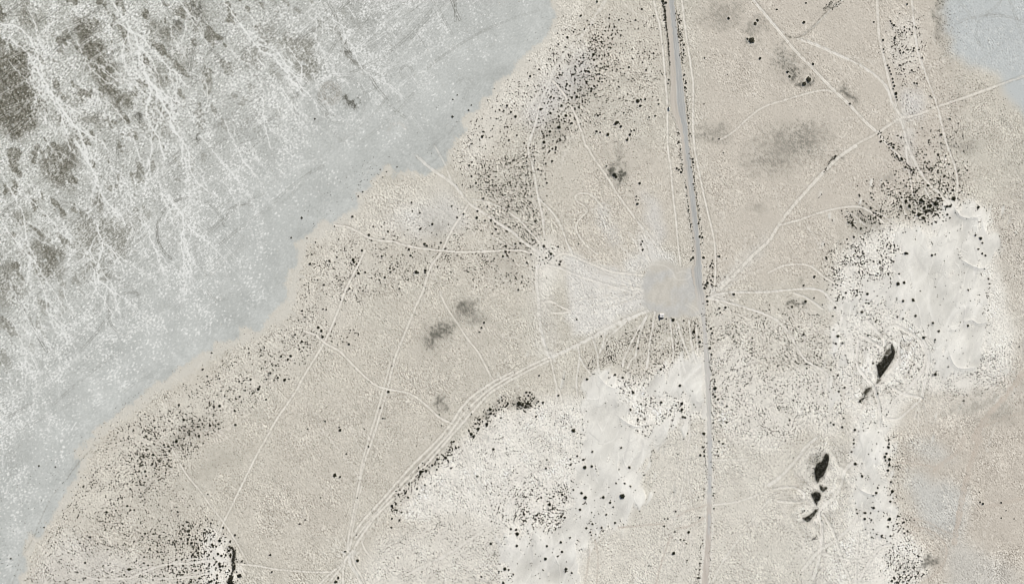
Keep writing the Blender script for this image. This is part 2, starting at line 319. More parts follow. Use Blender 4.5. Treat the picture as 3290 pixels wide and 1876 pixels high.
# ------------------------------------------------------------------ road, parking ground
def at_y(tab):
    p = np.array(P(tab)); o = np.argsort(p[:, 1]); p = p[o]
    return np.interp(ys, p[:, 1], p[:, 0]).astype(np.float32)
RL = at_y('20:1492,-500 1520,0 1545,270 1567,560 1582,760 1580,900 1572,1000 1590,1110 1640,1230 1668,1310 1688,1440|21:1692,30 1720,250 1760,560 1780,780 1810,950 1820,1080 1812,1180 1780,1230|22:1850,150 1885,250 1903,400 1905,600 1920,850 1930,1100 1940,1300|23:1940,0 1945,350 1940,650 1935,900 1915,1150 1885,1456 1850,2100')
RR = at_y('20:1555,-500 1612,0 1650,330 1690,700 1712,900 1735,1150 1760,1440|21:1764,20 1800,280 1830,560 1850,760 1870,950 1890,1150 1900,1440|22:1920,20 1925,250 1945,500 1965,700 1975,1000 1985,1300|23:1990,0 1990,500 1985,900 1975,1150 1950,1456 1920,2100')
RLj = RL[:, None] + .8 * W3; RRj = RR[:, None] + .8 * W4
uu = (GX - RLj) / (RRj - RLj)
ROAD = ss(-1.2, 1.2, GX - RLj) * ss(-1.2, 1.2, RRj - GX)
st = field(60, 6, .4, 96, 14); st2 = field(61, 14, .4, 98, 10)
edge_r = GX - RRj                       # distance east of the road's east edge
asph = ss(1010, 900, GY)[:]
lane = ss(.40, .50, uu + .02 * st2) * ss(1.02, .93, uu)
left = np.where(GY < 430, 1.0, np.maximum(0, 1 - (GY - 430) / 200))
cA = np.array((194, 186, 175), np.float32); cB = np.array((175, 175, 172), np.float32); cC = np.array((196, 193, 187), np.float32)
m1 = np.clip(lane + (1 - left) * ss(.12, .35, uu) * ss(.98, .8, uu) * .85, 0, 1) * asph
rc = cA + (cB - cA) * m1[..., None]
rc = rc + (cC - rc) * (1 - asph)[..., None]
blue = ss(1520, 1560, GY) * ss(1590, 1575, GY) + ss(1640, 1660, GY) * ss(1740, 1690, GY)
pink = ss(1590, 1640, GY)
rc = rc + (np.array((193, 183, 172), np.float32) - rc) * (.75 * pink)[..., None]
rc = rc + (np.array((180, 182, 182), np.float32) - rc) * (.6 * np.clip(blue, 0, 1) * ss(.15, .3, uu) * ss(.9, .75, uu))[..., None]
rc = rc + (np.array((183, 185, 185), np.float32) - rc) * (.5 * ss(1390, 1430, GY) * ss(1530, 1480, GY) * ss(.2, .4, uu))[..., None]
for u0, sg, a in ((.44, .035, .45), (.22, .03, .22), (.06, .04, .25), (.66, .03, .2), (.82, .025, .28), (.97, .03, .35)):
    rc = rc + (np.array((214, 209, 200), np.float32) - rc) * (a * np.exp(-((uu - u0) / sg) ** 2) * (.7 + .3 * st2))[..., None]
for u0, sg, a in ((.57, .04, .28), (.75, .035, .18), (.33, .05, .12)):
    rc = rc + (np.array((150, 151, 150), np.float32) - rc) * (a * np.exp(-((uu - u0) / sg) ** 2) * asph)[..., None]
rc = rc + (2.2 * st + 1.6 * st2 + 1.2 * g3)[..., None]
put_road = ROAD
# verges: a broken dark line on either side
for off, a, y1 in ((-2.6, .55, 300), (3.0, .5, 720)):
    e = (GX - RLj) if off < 0 else edge_r
    put((slice(None), slice(None)), a * np.exp(-((e - off) / 2.0) ** 2) * ss(y1 + 60, y1, GY) * ss(-1.2, .6, g1 + st2), (92, 89, 78))
put((slice(None), slice(None)), .5 * np.exp(-((edge_r - 8) / 3.0) ** 2) * ss(960, 900, GY), (220, 214, 203))
put((slice(None), slice(None)), .45 * np.exp(-((GX - RLj + 6) / 4.0) ** 2) * ss(700, 820, GY), (219, 214, 204))
put((slice(None), slice(None)), .75 * np.exp(-((edge_r - 3) / 4.5) ** 2) * ss(1000, 1150, GY), (226, 222, 213)); put((slice(None), slice(None)), .7 * np.exp(-((GX - RLj + 3) / 4.0) ** 2) * ss(1050, 1200, GY), (225, 221, 212))

LOTP = P('21:1290,1300 1340,1270 1370,1160 1420,1125 1500,1140 1580,1165 1680,1205 1780,1215 1850,1160 1880,1300 1890,1456|22:1905,0 1900,180 1860,230 1760,250 1640,265 1560,270 1520,250 1480,215 1420,195 1340,215 1310,130 1300,30')
w, lm = poly(LOTP, 3, .45)
LOT = full((w, lm))
lt = field(62, 120, .5); lt2 = field(63, 30, .5, 80, 1.6); lt3 = field(64, 10, .4)
t = ss(-1.2, 1.2, lt + .3 * lt2 + .9 * (GY - 930) / 90)[..., None]
lc = (1 - t) * np.array((198, 193, 183), np.float32) + t * np.array((192, 190, 185), np.float32) + (2.4 * lt2 + 2.4 * lt3)[..., None]
COL += (lc - COL) * LOT[..., None]
HGT *= (1 - .85 * LOT)
k = newlab('parking_ground', 'flat grey gravel parking ground beside the road at the centre'); LAB[LOT > .5] = k
for x, y, r in (('21', (1428, 1328), 5), ('21', (1468, 1265), 4.5), ('22', (1412, 52), 4.5), ('22', (1485, 34), 4.5), ('21', (1730, 1390), 8), ('22', (1780, 30), 8)):
    cx, cy = tl(x, [y])[0]
    th = np.linspace(0, 2 * np.pi, 26); w, D, SD, A = dist(np.stack([cx + r * np.cos(th), cy + r * np.sin(th)], 1), 6)
    put(w, .4 * np.exp(-(D / 1.6) ** 2), (216, 212, 203))
for s in ('21:1600,1290 1640,1330 1720,1335 1790,1290 1830,1230 1845,1170', '21:1640,1270 1700,1250 1770,1270 1790,1290', '21:1350,1200 1430,1180 1530,1200 1600,1260 1620,1310', '22:1760,120 1830,160 1880,240 1910,350', '22:1730,130 1800,170 1860,260 1890,340'):
    w, D, SD, A = dist(smooth(P(s)), 8); put(w, .5 * np.exp(-(D / 2.0) ** 2), (221, 217, 208))
COL += (rc - COL) * ROAD[..., None]
HGT = HGT * (1 - ROAD) + .35 * ROAD * ss(1000, 850, GY)
HGT += .22 * (np.exp(-((GX - RLj + 1) / 5.0) ** 2) + np.exp(-(edge_r / 5.0) ** 2)) * (1 - ROAD) * ss(800, 700, GY)
k = newlab('road', 'straight worn asphalt and gravel road running from the top edge to the bottom'); LAB[ROAD > .5] = k

# ------------------------------------------------------------------ dirt paths
# (form, half width, strength, readings, label).  r = two ruts, s = soft sand trail, f = faint trace, d = dark rut
PATHS = [
('r', 3.2, .9, '12:2560,798 2390,880 2180,1020 2050,1150 1960,1290 1840,1440|13:1700,130 1540,290 1250,620 1060,830 960,990 915,1150', 'northern strand of the braided diagonal track below the parking ground'),
('r', 2.8, .8, '12:2554,830 2360,945 2165,1110 2040,1250 1900,1440|13:1600,300 1330,590 1110,850 985,1000', 'middle strand of the braided diagonal track'),
('r', 3.2, .9, '12:2554,870 2330,1010 2150,1200 2030,1340 1930,1450|13:1700,260 1400,570 1200,770 1060,960 970,1110 920,1175', 'southern strand of the braided diagonal track nearest the white dunes'),
('r', 3.0, .8, '22:370,650 250,700 120,765 0,832', 'upper track of the pair reaching the western junction'), ('r', 3.0, .8, '22:385,675 260,735 120,805 0,872', 'lower track of the pair reaching the western junction'),
('r', 2.6, .8, '13:912,1170 840,1270 740,1350 630,1456 520,1600', 'track fanning south-west from the bottom junction, leftmost'), ('r', 2.4, .7, '13:912,1180 850,1280 780,1370 700,1470 640,1600', 'track fanning south-west from the bottom junction, second'),
('r', 3.0, .8, '13:900,1190 872,1300 866,1456 866,1600', 'track running straight down from the bottom junction'), ('s', 4.2, .8, '13:918,1180 950,1280 1010,1370 1050,1456 1090,1560', 'wide track running south-east from the bottom junction'), ('r', 2.6, .7, '13:965,1115 962,1180 985,1270 1035,1350 1062,1410', 'bent track hugging the bottom junction on its east side'),
('r', 2.8, .75, '11:2110,590 2060,680 2000,760 1920,900 1850,1050 1750,1190 1700,1320 1660,1456|12:1590,150 1530,300 1420,560 1370,710 1310,960 1250,1170 1170,1440|13:1090,210 1040,400 1000,600 960,800 920,1000 915,1130', 'long straight double track crossing the western plain from north to south'),
('r', 2.6, .55, '12:1340,700 1270,960 1210,1180 1130,1440|13:1060,230 1030,400', 'faint track beside the long north to south track'), ('r', 2.4, .5, '13:1050,480 1010,650 975,830 950,980', 'short strand beside the long track above the bottom junction'),
('r', 2.6, .85, '11:1085,1040 1000,1220 890,1440|12:800,230 700,460 610,620 480,830 400,980 300,1130 210,1260 100,1456|13:0,180|03:2420,450 2300,700 2230,840 2180,1000 2160,1060', 'pale track running south-west across the plain to the bush-ringed dune'),
('r', 2.4, .85, '11:780,790 920,810 1040,870 1110,910 1240,945 1370,955 1480,990 1640,1020 1850,1045 2050,1058 2300,1052 2554,1040|21:100,1045 200,1075', 'pale curving track running east from the lake shore to the small white dune'),
('s', 4.0, .8, '11:1600,100 1750,230 1870,310 1960,380 2040,470 2120,570 2250,660 2400,760 2554,860|21:100,950 200,1020 270,1070', 'sandy trail leaving the lake southeastward to the small white dune'), ('s', 3.0, .5, '11:1780,0 1880,180 1940,330 2010,430', 'dull trail joining the sandy lake trail from the north'),
('s', 2.6, .7, '11:2130,530 2300,560 2480,630 2554,690|21:80,750 200,880 270,960', 'upper sand trail into the small white dune'), ('f', 2.0, .5, '11:2230,680 2290,830 2380,920 2554,1010', ''), ('f', 2.2, .45, '11:2080,750 2200,920 2280,1080 2400,1230 2554,1390', ''),
('f', 2.2, .5, '11:1180,480 1350,580 1480,670 1540,760 1600,880 1650,1000 1730,1110 1750,1200 1760,1260 1830,1400', ''), ('r', 2.4, .7, '12:1830,0 1900,150 2000,300 2110,470 2200,580 2280,720 2340,840 2380,885', 'pale track descending south-east past the grey smudges to the diagonal track'),
('r', 2.8, .85, '12:480,390 590,430 690,510 830,590 930,690 1050,810 1180,920 1300,965 1500,1005 1600,1050 1720,1150 1830,1250 1950,1310', 'winding pale track crossing the middle of the western plain'),
('f', 2.2, .6, '12:555,760 640,890 760,1030 860,1150 920,1290 990,1456|13:1040,130', ''), ('f', 2.2, .6, '12:420,970 510,1080 590,1210 650,1360 730,1456|13:850,150 940,270 1030,410', ''),
('r', 2.0, .6, '03:1680,40 1780,230 1880,390 2000,530 2110,690 2230,840 2330,990 2400,1110 2480,1260', 'thin track running south-east past the bush-ringed dune'),
('r', 2.2, .7, '03:2330,1250 2554,1270|13:200,1305 420,1325 600,1335 740,1330 800,1300', 'thin level track joining the bush-ringed dune to the bottom junction'), ('s', 3.0, .75, '03:860,1385 960,1402 1070,1405 1280,1395 1400,1345 1560,1285 1700,1255 1900,1245 2100,1215', 'upper sand trail entering the bush-ringed dune from the west'),
('s', 2.4, .6, '03:1700,1250 1850,1210 2050,1190', 'short upper fork of the sand trail west of the bush-ringed dune'), ('s', 2.6, .7, '03:1500,1410 1700,1395 1900,1380 2080,1350', 'lower sand trail entering the bush-ringed dune'), ('s', 2.4, .55, '03:1400,1395 1480,1420 1560,1456', 'short sand trail leaving the bottom edge'),
('f', 1.8, .5, '03:1690,800 1710,960 1690,1100 1692,1250 1695,1456', ''), ('f', 1.8, .5, '03:1340,820 1350,1000 1340,1200 1380,1290', ''), ('d', 2.0, .35, '03:960,60 800,230 640,440 520,580 400,820 330,1000 220,1180 160,1350 120,1456', ''),
('f', 2.4, .5, '03:330,1000 420,1100 500,1200 620,1290', ''), ('f', 2.4, .5, '03:600,800 660,900 740,1060 800,1200 840,1290', ''), ('f', 2.6, .5, '02:2180,960 2240,1060 2300,1180 2310,1300 2360,1420', ''), ('f', 2.2, .45, '12:180,360 240,520 290,680 340,820 400,940', ''),
('s', 5.0, .55, '20:930,0 870,100 780,250 690,360 560,500 470,620 400,720 390,790', 'broad pale trail running south-west from the top edge beside the lake'), ('s', 3.6, .5, '20:390,780 300,880 220,1000 150,1130 60,1200 0,1260', 'pale trail continuing towards the lake shore'),
('s', 3.2, .75, '20:385,800 290,1000 240,1200 200,1330 160,1456|21:165,80 215,260 240,420 260,520 290,650 310,800 318,900', 'sand trail running south through the dense bushes to the small white dune'), ('s', 3.0, .9, '21:262,525 330,590 430,700 500,830 540,950 600,1080', 'bright curved sand trail west of the loop track'),
('r', 2.6, .75, '20:400,810 500,920 570,1040 640,1170 690,1320 730,1456|21:740,0 830,150 940,300 1040,470 1150,620 1250,760', 'double track running south-east past the dark round smudge'), ('s', 3.6, .7, '21:1250,760 1370,900 1460,1020 1500,1080', 'pale end of the double track above the parking ground'),
('r', 2.4, .8, '20:1410,0 1440,150 1475,290 1500,500 1530,850 1545,1050 1550,1456|21:1580,220 1600,470 1630,720 1650,950 1678,1195', 'straight double track beside the road on its west side'), ('r', 2.4, .85, '20:1690,0 1720,250 1765,560 1795,760 1805,900 1800,1200 1815,1456|21:1840,160 1890,400 1940,620 1990,830 2020,1000 2025,1250 2020,1380', 'straight double track beside the road on its east side'),
('f', 1.8, .5, '21:1755,600 1765,800 1780,930 1790,1000', ''), ('f', 2.0, .6, '20:1110,40 1230,130 1350,210 1460,290', ''),
('r', 2.0, .7, '21:850,1080 760,1010 680,920 640,840 640,780 690,710 750,650 720,600 640,550 625,510 650,480 720,470 790,490 850,550 900,610', 'narrow S-shaped loop track on the plain left of the road'), ('f', 2.6, .55, '21:900,610 980,740 1050,850 1110,950 1170,1090', ''), ('f', 2.4, .5, '21:540,690 700,655 850,620 960,590', ''), ('f', 2.2, .5, '21:1150,500 1280,460 1420,405 1490,370', ''),
('r', 3.0, .8, '21:430,1110 480,1080 530,1075 620,1100 700,1140 820,1190 950,1240 1050,1265 1200,1280 1300,1290', 'track along the upper edge of the grey apron west of the parking ground'), ('s', 3.4, .85, '21:350,1190 480,1220 620,1280 800,1340 1000,1400 1180,1456', 'straight sand trail across the grey apron'),
('s', 5.0, .75, '21:250,1200 240,1350 250,1456|22:262,60 265,200 290,400 330,570 372,650', 'broad pale trail running south from the small white dune to the western junction'), ('r', 2.8, .75, '22:300,100 400,100 490,150 580,190 500,210 380,205 345,160 310,110', 'teardrop shaped loop track west of the grey apron'),
('s', 5.0, .85, '22:372,650 500,600 700,500 850,420 1000,340 1200,250 1350,190', 'wide pale track from the western junction up to the parking ground'), ('r', 2.6, .8, '22:385,680 410,800 440,930 480,1020 490,1090', 'track descending south from the western junction'), ('s', 2.8, .6, '22:440,960 440,1100 400,1250 385,1400', 'dull continuation southward into the white dunes'),
('s', 2.8, .85, '22:655,545 668,650 655,780 640,880 650,1040', 'first sand trail dropping into the dunes east of the western junction'), ('s', 2.8, .85, '22:672,650 720,740 785,815', 'short fork of the first sand trail'), ('s', 3.2, .85, '22:795,450 820,520 850,620 855,730 870,800', 'second sand trail dropping into the dunes'),
('s', 2.8, .8, '22:1140,290 1050,370 960,450 900,560 862,615', 'trail slanting to the second sand trail'), ('s', 3.0, .8, '22:925,400 905,510 868,600', 'steep fork meeting the second sand trail'), ('f', 2.0, .5, '22:1250,355 1100,420 960,500', ''),
('s', 3.0, .9, '22:1345,230 1270,350 1200,480 1150,580 1110,680 1100,740', 'third sand trail, dropping from the corner of the parking ground'), ('s', 3.0, .9, '22:1335,250 1270,420 1240,560 1230,630 1180,690 1150,760', 'kinked sand trail beside the third one'), ('s', 3.2, .9, '22:1422,200 1400,350 1370,500 1355,650 1340,750', 'sand trail dropping south just west of the hut'),
('s', 3.2, .9, '22:1575,275 1590,450 1605,560 1600,690', 'sand trail dropping south just east of the hut'), ('s', 3.2, .9, '22:1640,290 1680,420 1730,560 1780,690', 'slanting sand trail south of the parking ground'), ('s', 3.2, .9, '22:1760,280 1775,420 1800,600 1830,700', 'sand trail between the slanting trail and the road'), ('s', 2.6, .7, '22:1840,290 1840,500 1850,620', 'short sand trail nearest the road'),
('r', 4.0, .85, '20:2380,-40 2400,0 2554,180|30:120,330 270,510 430,670 620,870 800,1040 950,1200 1080,1320 1200,1456|31:1290,90 1370,165', 'long straight track running south-east across the upper right plain'), ('s', 4.4, .6, '20:2400,0 2470,90 2554,190|30:60,260 150,330', 'wide pale start of the long straight track at the top edge'),
('d', 4.0, .8, '30:760,-20 560,150 440,280 330,360 240,380 170,350', 'dark worn track curving down from the top edge'), ('s', 3.0, .6, '30:740,0 600,120 450,270 345,350', 'pale strand inside the dark curving track'),
('s', 4.0, .8, '30:290,390 450,440 650,530 850,620 1000,710 1120,800 1190,900 1230,1000 1280,1110 1330,1160', 'wide pale track curving to the three-way junction in the upper right'), ('r', 3.6, .85, '30:1085,-40 1090,200 1110,400 1150,580 1200,800 1250,980 1290,1110 1340,1170', 'track running down from the top edge to the three-way junction'),
('r', 3.2, .75, '30:2549,760 2300,850 2050,940 1850,1010 1700,1060 1500,1140 1380,1170 1290,1190 1100,1320 950,1400 850,1456', 'track slanting from the right edge through the three-way junction'), ('r', 4.4, .9, '31:870,0 720,100 560,250 380,450 230,620 110,780 0,950|21:2400,1090 2230,1270 2060,1440', 'long double track descending south-west to the road opposite the parking ground'),
('s', 3.2, .75, '30:1430,0 1450,250 1490,520 1560,720 1650,960 1700,1120 1750,1330 1785,1456|31:1840,150 1880,300 1885,430 1870,580', 'sand trail running down the upper right plain to the tip of the white dune'), ('s', 3.6, .8, '30:1310,1190 1350,1300 1390,1456|31:1470,180 1540,300 1620,400 1700,470 1800,570', 'sand trail from the three-way junction down to the white dune'),
('f', 2.2, .55, '30:1350,1100 1380,900 1430,820 1560,720 1700,620 1800,590', ''), ('r', 2.2, .6, '30:640,920 560,900 400,930 200,990 0,1050|20:2440,1110 2330,1200 2200,1320 2080,1390', 'thin curving track across the upper right plain'),
('r', 2.6, .75, '31:110,790 300,740 500,670 700,620 860,605 960,625 1060,690 1150,770', 'curved track branching east towards the dune shrubs'), ('s', 2.2, .6, '31:780,660 850,690 960,790', 'short trail in the bushes below the curved track'), ('f', 2.2, .6, '31:380,790 440,880 500,980 515,1020 480,1090 400,1160', ''), ('s', 2.4, .6, '31:1060,660 1130,680 1200,740 1250,780', 'short trail entering the north-east dunes'),
('r', 2.6, .75, '31:0,1265 130,1200 280,1180 420,1200 560,1310 660,1370', 'bowed track crossing the pinkish ground west of the north-east dunes'), ('s', 2.8, .75, '31:1370,0 1390,180 1420,380 1450,520 1480,650 1450,760', 'sand trail cutting through the black bushes above the white dune'), ('f', 2.2, .5, '31:1480,280 1490,420', ''), ('s', 2.2, .6, '31:1390,430 1340,500 1340,600 1370,690', 'curved trail through the bushes above the dune'), ('s', 2.2, .6, '31:1560,430 1630,560 1680,660', 'thin trail through the bushes north of the dune'), ('s', 2.4, .6, '31:1900,430 1960,520 2000,560', 'short trail at the dune tip'),
('s', 3.4, .95, '22:1940,70 2080,15 2300,5 2554,0|31:200,1435 430,1425 550,1456|32:600,60 680,140', 'bright track running east from the road opposite the parking ground'), ('s', 3.2, .85, '22:1960,60 2200,120 2554,235|32:150,340 230,450 290,560 370,680 500,760 580,820 590,950', 'track slanting south-east from the road to the dunes'), ('s', 2.8, .6, '32:260,10 400,70 540,170', 'short pale track above the scrub west of the dunes'),
('f', 2.8, .6, '22:2150,760 2300,730 2430,680 2554,730', ''), ('f', 2.6, .6, '22:2280,560 2350,620 2420,690', ''), ('f', 2.4, .5, '22:2060,985 2200,1000 2350,990', ''), ('f', 2.4, .55, '32:0,820 200,800 350,780 500,765', ''), ('f', 2.6, .6, '21:2040,1380 2120,1330 2200,1200 2300,1140', ''),
('s', 3.6, .8, '32:980,290 1080,390 1150,480 1160,540 1130,555 1050,510 960,450', 'hooked sand trail above the black thicket'), ('s', 3.6, .75, '32:1160,540 1160,420 1200,355 1260,340 1340,370 1460,440 1530,520 1570,640 1550,740 1480,860 1360,990', 'sand trail arching round the hollow of the black thicket'), ('s', 3.2, .7, '32:1312,400 1300,560 1290,690 1210,790 1100,910 1050,950', 'trail along the east rim of the black thicket'),
('s', 3.4, .75, '32:900,480 882,620 885,740 940,820 1040,930', 'trail along the west side of the thicket hollow'), ('s', 3.6, .75, '32:1050,950 1080,1050 1100,1130 1110,1250 1100,1330', 'trail running south from the thicket hollow'), ('s', 3.4, .75, '32:1230,950 1330,1010 1450,1040 1530,1060', 'trail crossing the white dune south of the hollow'),
('s', 2.8, .7, '32:1530,1060 1400,1180 1300,1260 1200,1270', 'curved trail on the dune flank'), ('s', 4.2, .6, '32:1530,1060 1560,900 1590,750 1590,600 1540,480', 'wide worn trail up the east flank of the white dune'), ('s', 2.8, .6, '32:1360,990 1250,1080 1180,1180', 'trail below the ring of tracks'), ('f', 3.0, .6, '32:800,1340 900,1220 960,1130', ''), ('f', 3.0, .6, '32:480,1456 620,1410 760,1380 800,1340 760,1456', ''), ('f', 2.4, .5, '32:1500,1080 1460,1250 1440,1400', ''),
('b', 9.0, .5, '32:2560,790 2480,890 2380,1020 2250,1160 2160,1270 2050,1456|33:2100,0 2040,180 1990,350 1940,550 1900,750 1850,1050', 'broad worn brownish track slanting down the lower right plain'), ('b', 6.0, .4, '33:1950,0 1900,120 1750,240 1650,330', 'brownish track branching left from the broad worn track'), ('b', 3.0, .4, '33:1270,240 1500,260 1650,285', 'thin brownish link near the white dune'),
('b', 6.0, .35, '33:2080,700 2200,680 2350,640 2549,590', 'brownish fork leading to the right edge'), ('b', 5.0, .3, '32:2170,1330 2300,1270 2549,1200', 'upper brownish fork to the right edge'), ('b', 4.0, .4, '33:1450,1470 1600,1400 1720,1290 1775,1150 1760,1060 1680,970 1560,900 1460,905', 'brown curved track rounding the lower right mound'),
('b', 3.0, .35, '33:1440,800 1600,840 1720,910 1850,960', 'brownish trail east of the mound'), ('f', 2.0, .4, '33:1800,480 1790,700 1830,830', ''), ('d', 1.2, .3, '33:2090,760 2120,900 2140,1100 2130,1300 2090,1456', ''), ('d', 1.2, .25, '33:1850,1456 1860,1200 1800,1000 1700,900 1600,880', ''),
('s', 4.0, .8, '33:480,0 380,80 300,190 200,300 100,400 0,470', 'wide sand trail curving past the northernmost lower thicket'), ('s', 4.0, .85, '33:840,240 760,330 720,480 640,600 560,670 500,740 530,860 530,980 520,1110 480,1300 440,1400', 'wide sand trail winding south past the lower black thickets'),
('s', 3.6, .8, '33:340,1310 420,1220 520,1110 660,1020 780,920 870,820 890,740', 'sand trail slanting north-east across the lower dunes'), ('s', 3.0, .7, '33:670,1000 700,1100 760,1280 820,1430', 'sand trail running down to the bottom edge'), ('s', 3.0, .7, '33:545,760 620,880 670,1000', 'link trail south of the lower thickets'), ('s', 3.2, .7, '33:880,1456 980,1280 1100,1100 1220,1060', 'sand trail climbing to the lower dune from the bottom edge'),
('s', 2.6, .7, '33:900,960 880,1200 870,1456', 'straight thin sand trail to the bottom edge'), ('s', 2.6, .6, '33:540,1150 720,1190 880,1220 1030,1180', 'cross trail near the bottom edge'), ('f', 2.6, .6, '33:120,640 180,800 340,1010 350,1100 280,1210', ''), ('s', 3.0, .7, '33:50,510 200,490 300,510 360,570 340,630 260,640 100,630', 'looped sand trail west of the small lower thicket'), ('f', 2.4, .6, '33:700,950 850,900 1000,850', ''),
('s', 3.0, .6, '23:0,430 150,350 330,280 400,230', 'sand trail crossing the lower middle dunes'), ('s', 2.8, .65, '23:1370,160 1480,70 1560,0', 'trail at the edge of the bare sand west of the road'), ('s', 2.8, .65, '22:1770,1340 1765,1456|23:1740,200 1720,400 1690,520 1650,750', 'trail running south beside the road, western strand'), ('s', 2.6, .65, '23:1745,330 1770,530 1790,680', 'trail running south beside the road, eastern strand'),
('b', 3.0, .5, '23:1640,780 1750,720 1850,700 1940,660', 'curved gravel turn-off on the west side of the road'), ('b', 2.8, .5, '23:1060,890 1280,870 1500,850', 'brown trail leading west from the roadside clearing'), ('b', 3.0, .5, '23:1640,900 1750,880 1840,840 1915,790', 'lower turn-off joining the roadside clearing to the road'), ('s', 2.8, .7, '23:2000,665 2200,640 2350,600 2554,520', 'trail leaving the road eastward in the lower plain'), ('s', 3.0, .7, '23:2000,218 2150,218 2350,212', 'short trail leaving the road eastward, upper one'),
('s', 3.0, .7, '23:2554,620 2470,720 2350,880 2250,1020 2100,1230 1990,1440', 'long trail slanting down to the road at the bottom edge'), ('f', 2.2, .5, '23:2220,650 2330,710 2400,770', ''), ('b', 3.0, .5, '23:1580,970 1520,1150 1470,1300 1430,1456', 'brown trail running down to the bottom edge west of the road'), ('s', 3.4, .6, '23:560,1340 640,1240 700,1180 790,1100 860,1010 1000,930', 'trail skirting the bare sand at the bottom'),
('f', 2.4, .55, '23:1690,1030 1680,1250 1660,1456', ''), ('f', 2.8, .55, '23:1780,960 1780,1456', ''), ('f', 2.4, .5, '23:1700,1180 1770,1350 1780,1400', ''), ('f', 2.8, .5, '23:1780,1210 1920,1110', ''), ('b', 2.6, .45, '23:830,1020 855,1200 840,1456', 'brown trail at the foot of the bare sand'), ('f', 2.8, .5, '23:1330,330 1450,470 1560,600 1600,750', ''), ('b', 2.6, .4, '23:770,1110 750,1300 720,1456', 'thin brown trail at the edge of the bottom sand'),
('s', 2.6, .75, '13:2040,0 2110,180 2130,300 2180,430 2290,560 2340,720', 'sand trail running south from the braided track into the dunes'), ('s', 3.0, .6, '13:2554,440 2480,560 2380,730', 'sand trail meeting it from the north-east'), ('s', 4.0, .65, '13:2260,925 2100,1030 1900,1160 1700,1260 1500,1360', 'sand trail running south-west over the pale scrub'), ('f', 3.0, .5, '13:1880,1165 1780,1290 1690,1420', ''), ('r', 2.2, .6, '13:1055,1030 1080,1100 1150,1190', 'short track at the west tip of the dune scrub'), ('f', 1.8, .5, '13:1030,690 1060,655 1105,650 1135,680', ''),
('f', 2.4, .5, '22:120,955 250,1010 350,1055 430,1070', ''), ('f', 2.4, .5, '13:1960,1080 2040,880 2060,720', ''),
]
PMASK = np.zeros((NY, NX), np.float32)
# worn shoulders under the busiest tracks
for s, hw, a in (('12:2554,835 2365,945 2165,1110 2040,1250 1910,1440|13:1720,260 1420,540 1140,850 1000,1010 935,1150', 21, .6), ('22:372,660 190,740 0,850', 13, .5), ('22:372,650 700,500 1000,340 1350,190', 9, .5), ('12:1660,0 1530,300 1420,560 1370,710 1300,960 1230,1180 1150,1440|13:1075,210 1020,420 980,620 945,820 918,1000', 9, .35),
                 ('13:915,1160 800,1320 620,1500', 14, .45), ('30:290,390 450,440 650,530 850,620 1000,710 1120,800 1190,900 1230,1000 1280,1110', 9, .5), ('30:0,200 120,330 270,510 430,670 620,870 800,1040 950,1200 1080,1320', 6, .4), ('31:870,0 720,100 560,250 380,450 230,620 110,780 0,950|21:2400,1090 2230,1270 2060,1440', 8, .45), ('20:1410,0 1440,150 1475,290 1500,500 1530,850 1545,1050 1550,1456', 6, .35), ('20:1690,0 1720,250 1765,560 1795,760 1805,900 1800,1200 1815,1456', 6, .35)):
    w, D, SD, A = dist(smooth(P(s)), 2 * hw + 8, .7)
    put(w, a * ss(hw * 1.3, hw * .6, D) * ss(-1.7, .6, g2[w] + .6 * g1[w]), (216, 211, 200))
# spokes of wheel marks spreading from the mouths of the parking ground
rngf = np.random.default_rng(33)
for cxo, cyo, a0, a1, L0, L1, n in ((1612, 722, 150, 212, 120, 330, 34), (1612, 770, 196, 222, 120, 360, 16), (1630, 664, 100, 160, 60, 200, 18), (1772, 736, 28, 62, 60, 300, 22), (1772, 736, -38, 12, 60, 260, 12), (1690, 800, 230, 300, 60, 170, 12), (1345, 640, 0, 360, 40, 120, 26), (1370, 884, 0, 360, 40, 150, 20), (2250, 294, 0, 360, 40, 120, 16), (880, 1390, 40, 250, 50, 160, 18), (2155, 985, 0, 360, 40, 130, 20), (2298, 993, 100, 330, 50, 170, 16), (2046, 1370, 0, 360, 50, 170, 18), (2060, 1240, 0, 360, 60, 170, 20)):
    for _ in range(n):
        a = math.radians(rngf.uniform(a0, a1)); L = rngf.uniform(L0, L1); b = rngf.normal(0, .16)
        x, y = cxo * 1.28868 + rngf.normal(0, 5), cyo * 1.28846 + rngf.normal(0, 5)
        q = [(x + L * s * math.cos(a + b * s), y - L * s * math.sin(a + b * s)) for s in (.04, .35, .7, 1.0)]
        w, D, SD, A = dist(smooth(q), 9, .3)
        if D.size == 0: continue
        k = (1 - ROAD[w]) * (1 - LOT[w]) * rngf.uniform(.35, .85) * ss(L, L * .5, A)
        put(w, k * np.exp(-(D / rngf.uniform(1.6, 3)) ** 2) * ss(-1.3, .7, g2[w] + .5 * g1[w]), (226, 222, 213) if rngf.random() < .75 else (186, 180, 170))
        HGT[w] -= .08 * k * np.exp(-(D / 2.2) ** 2)
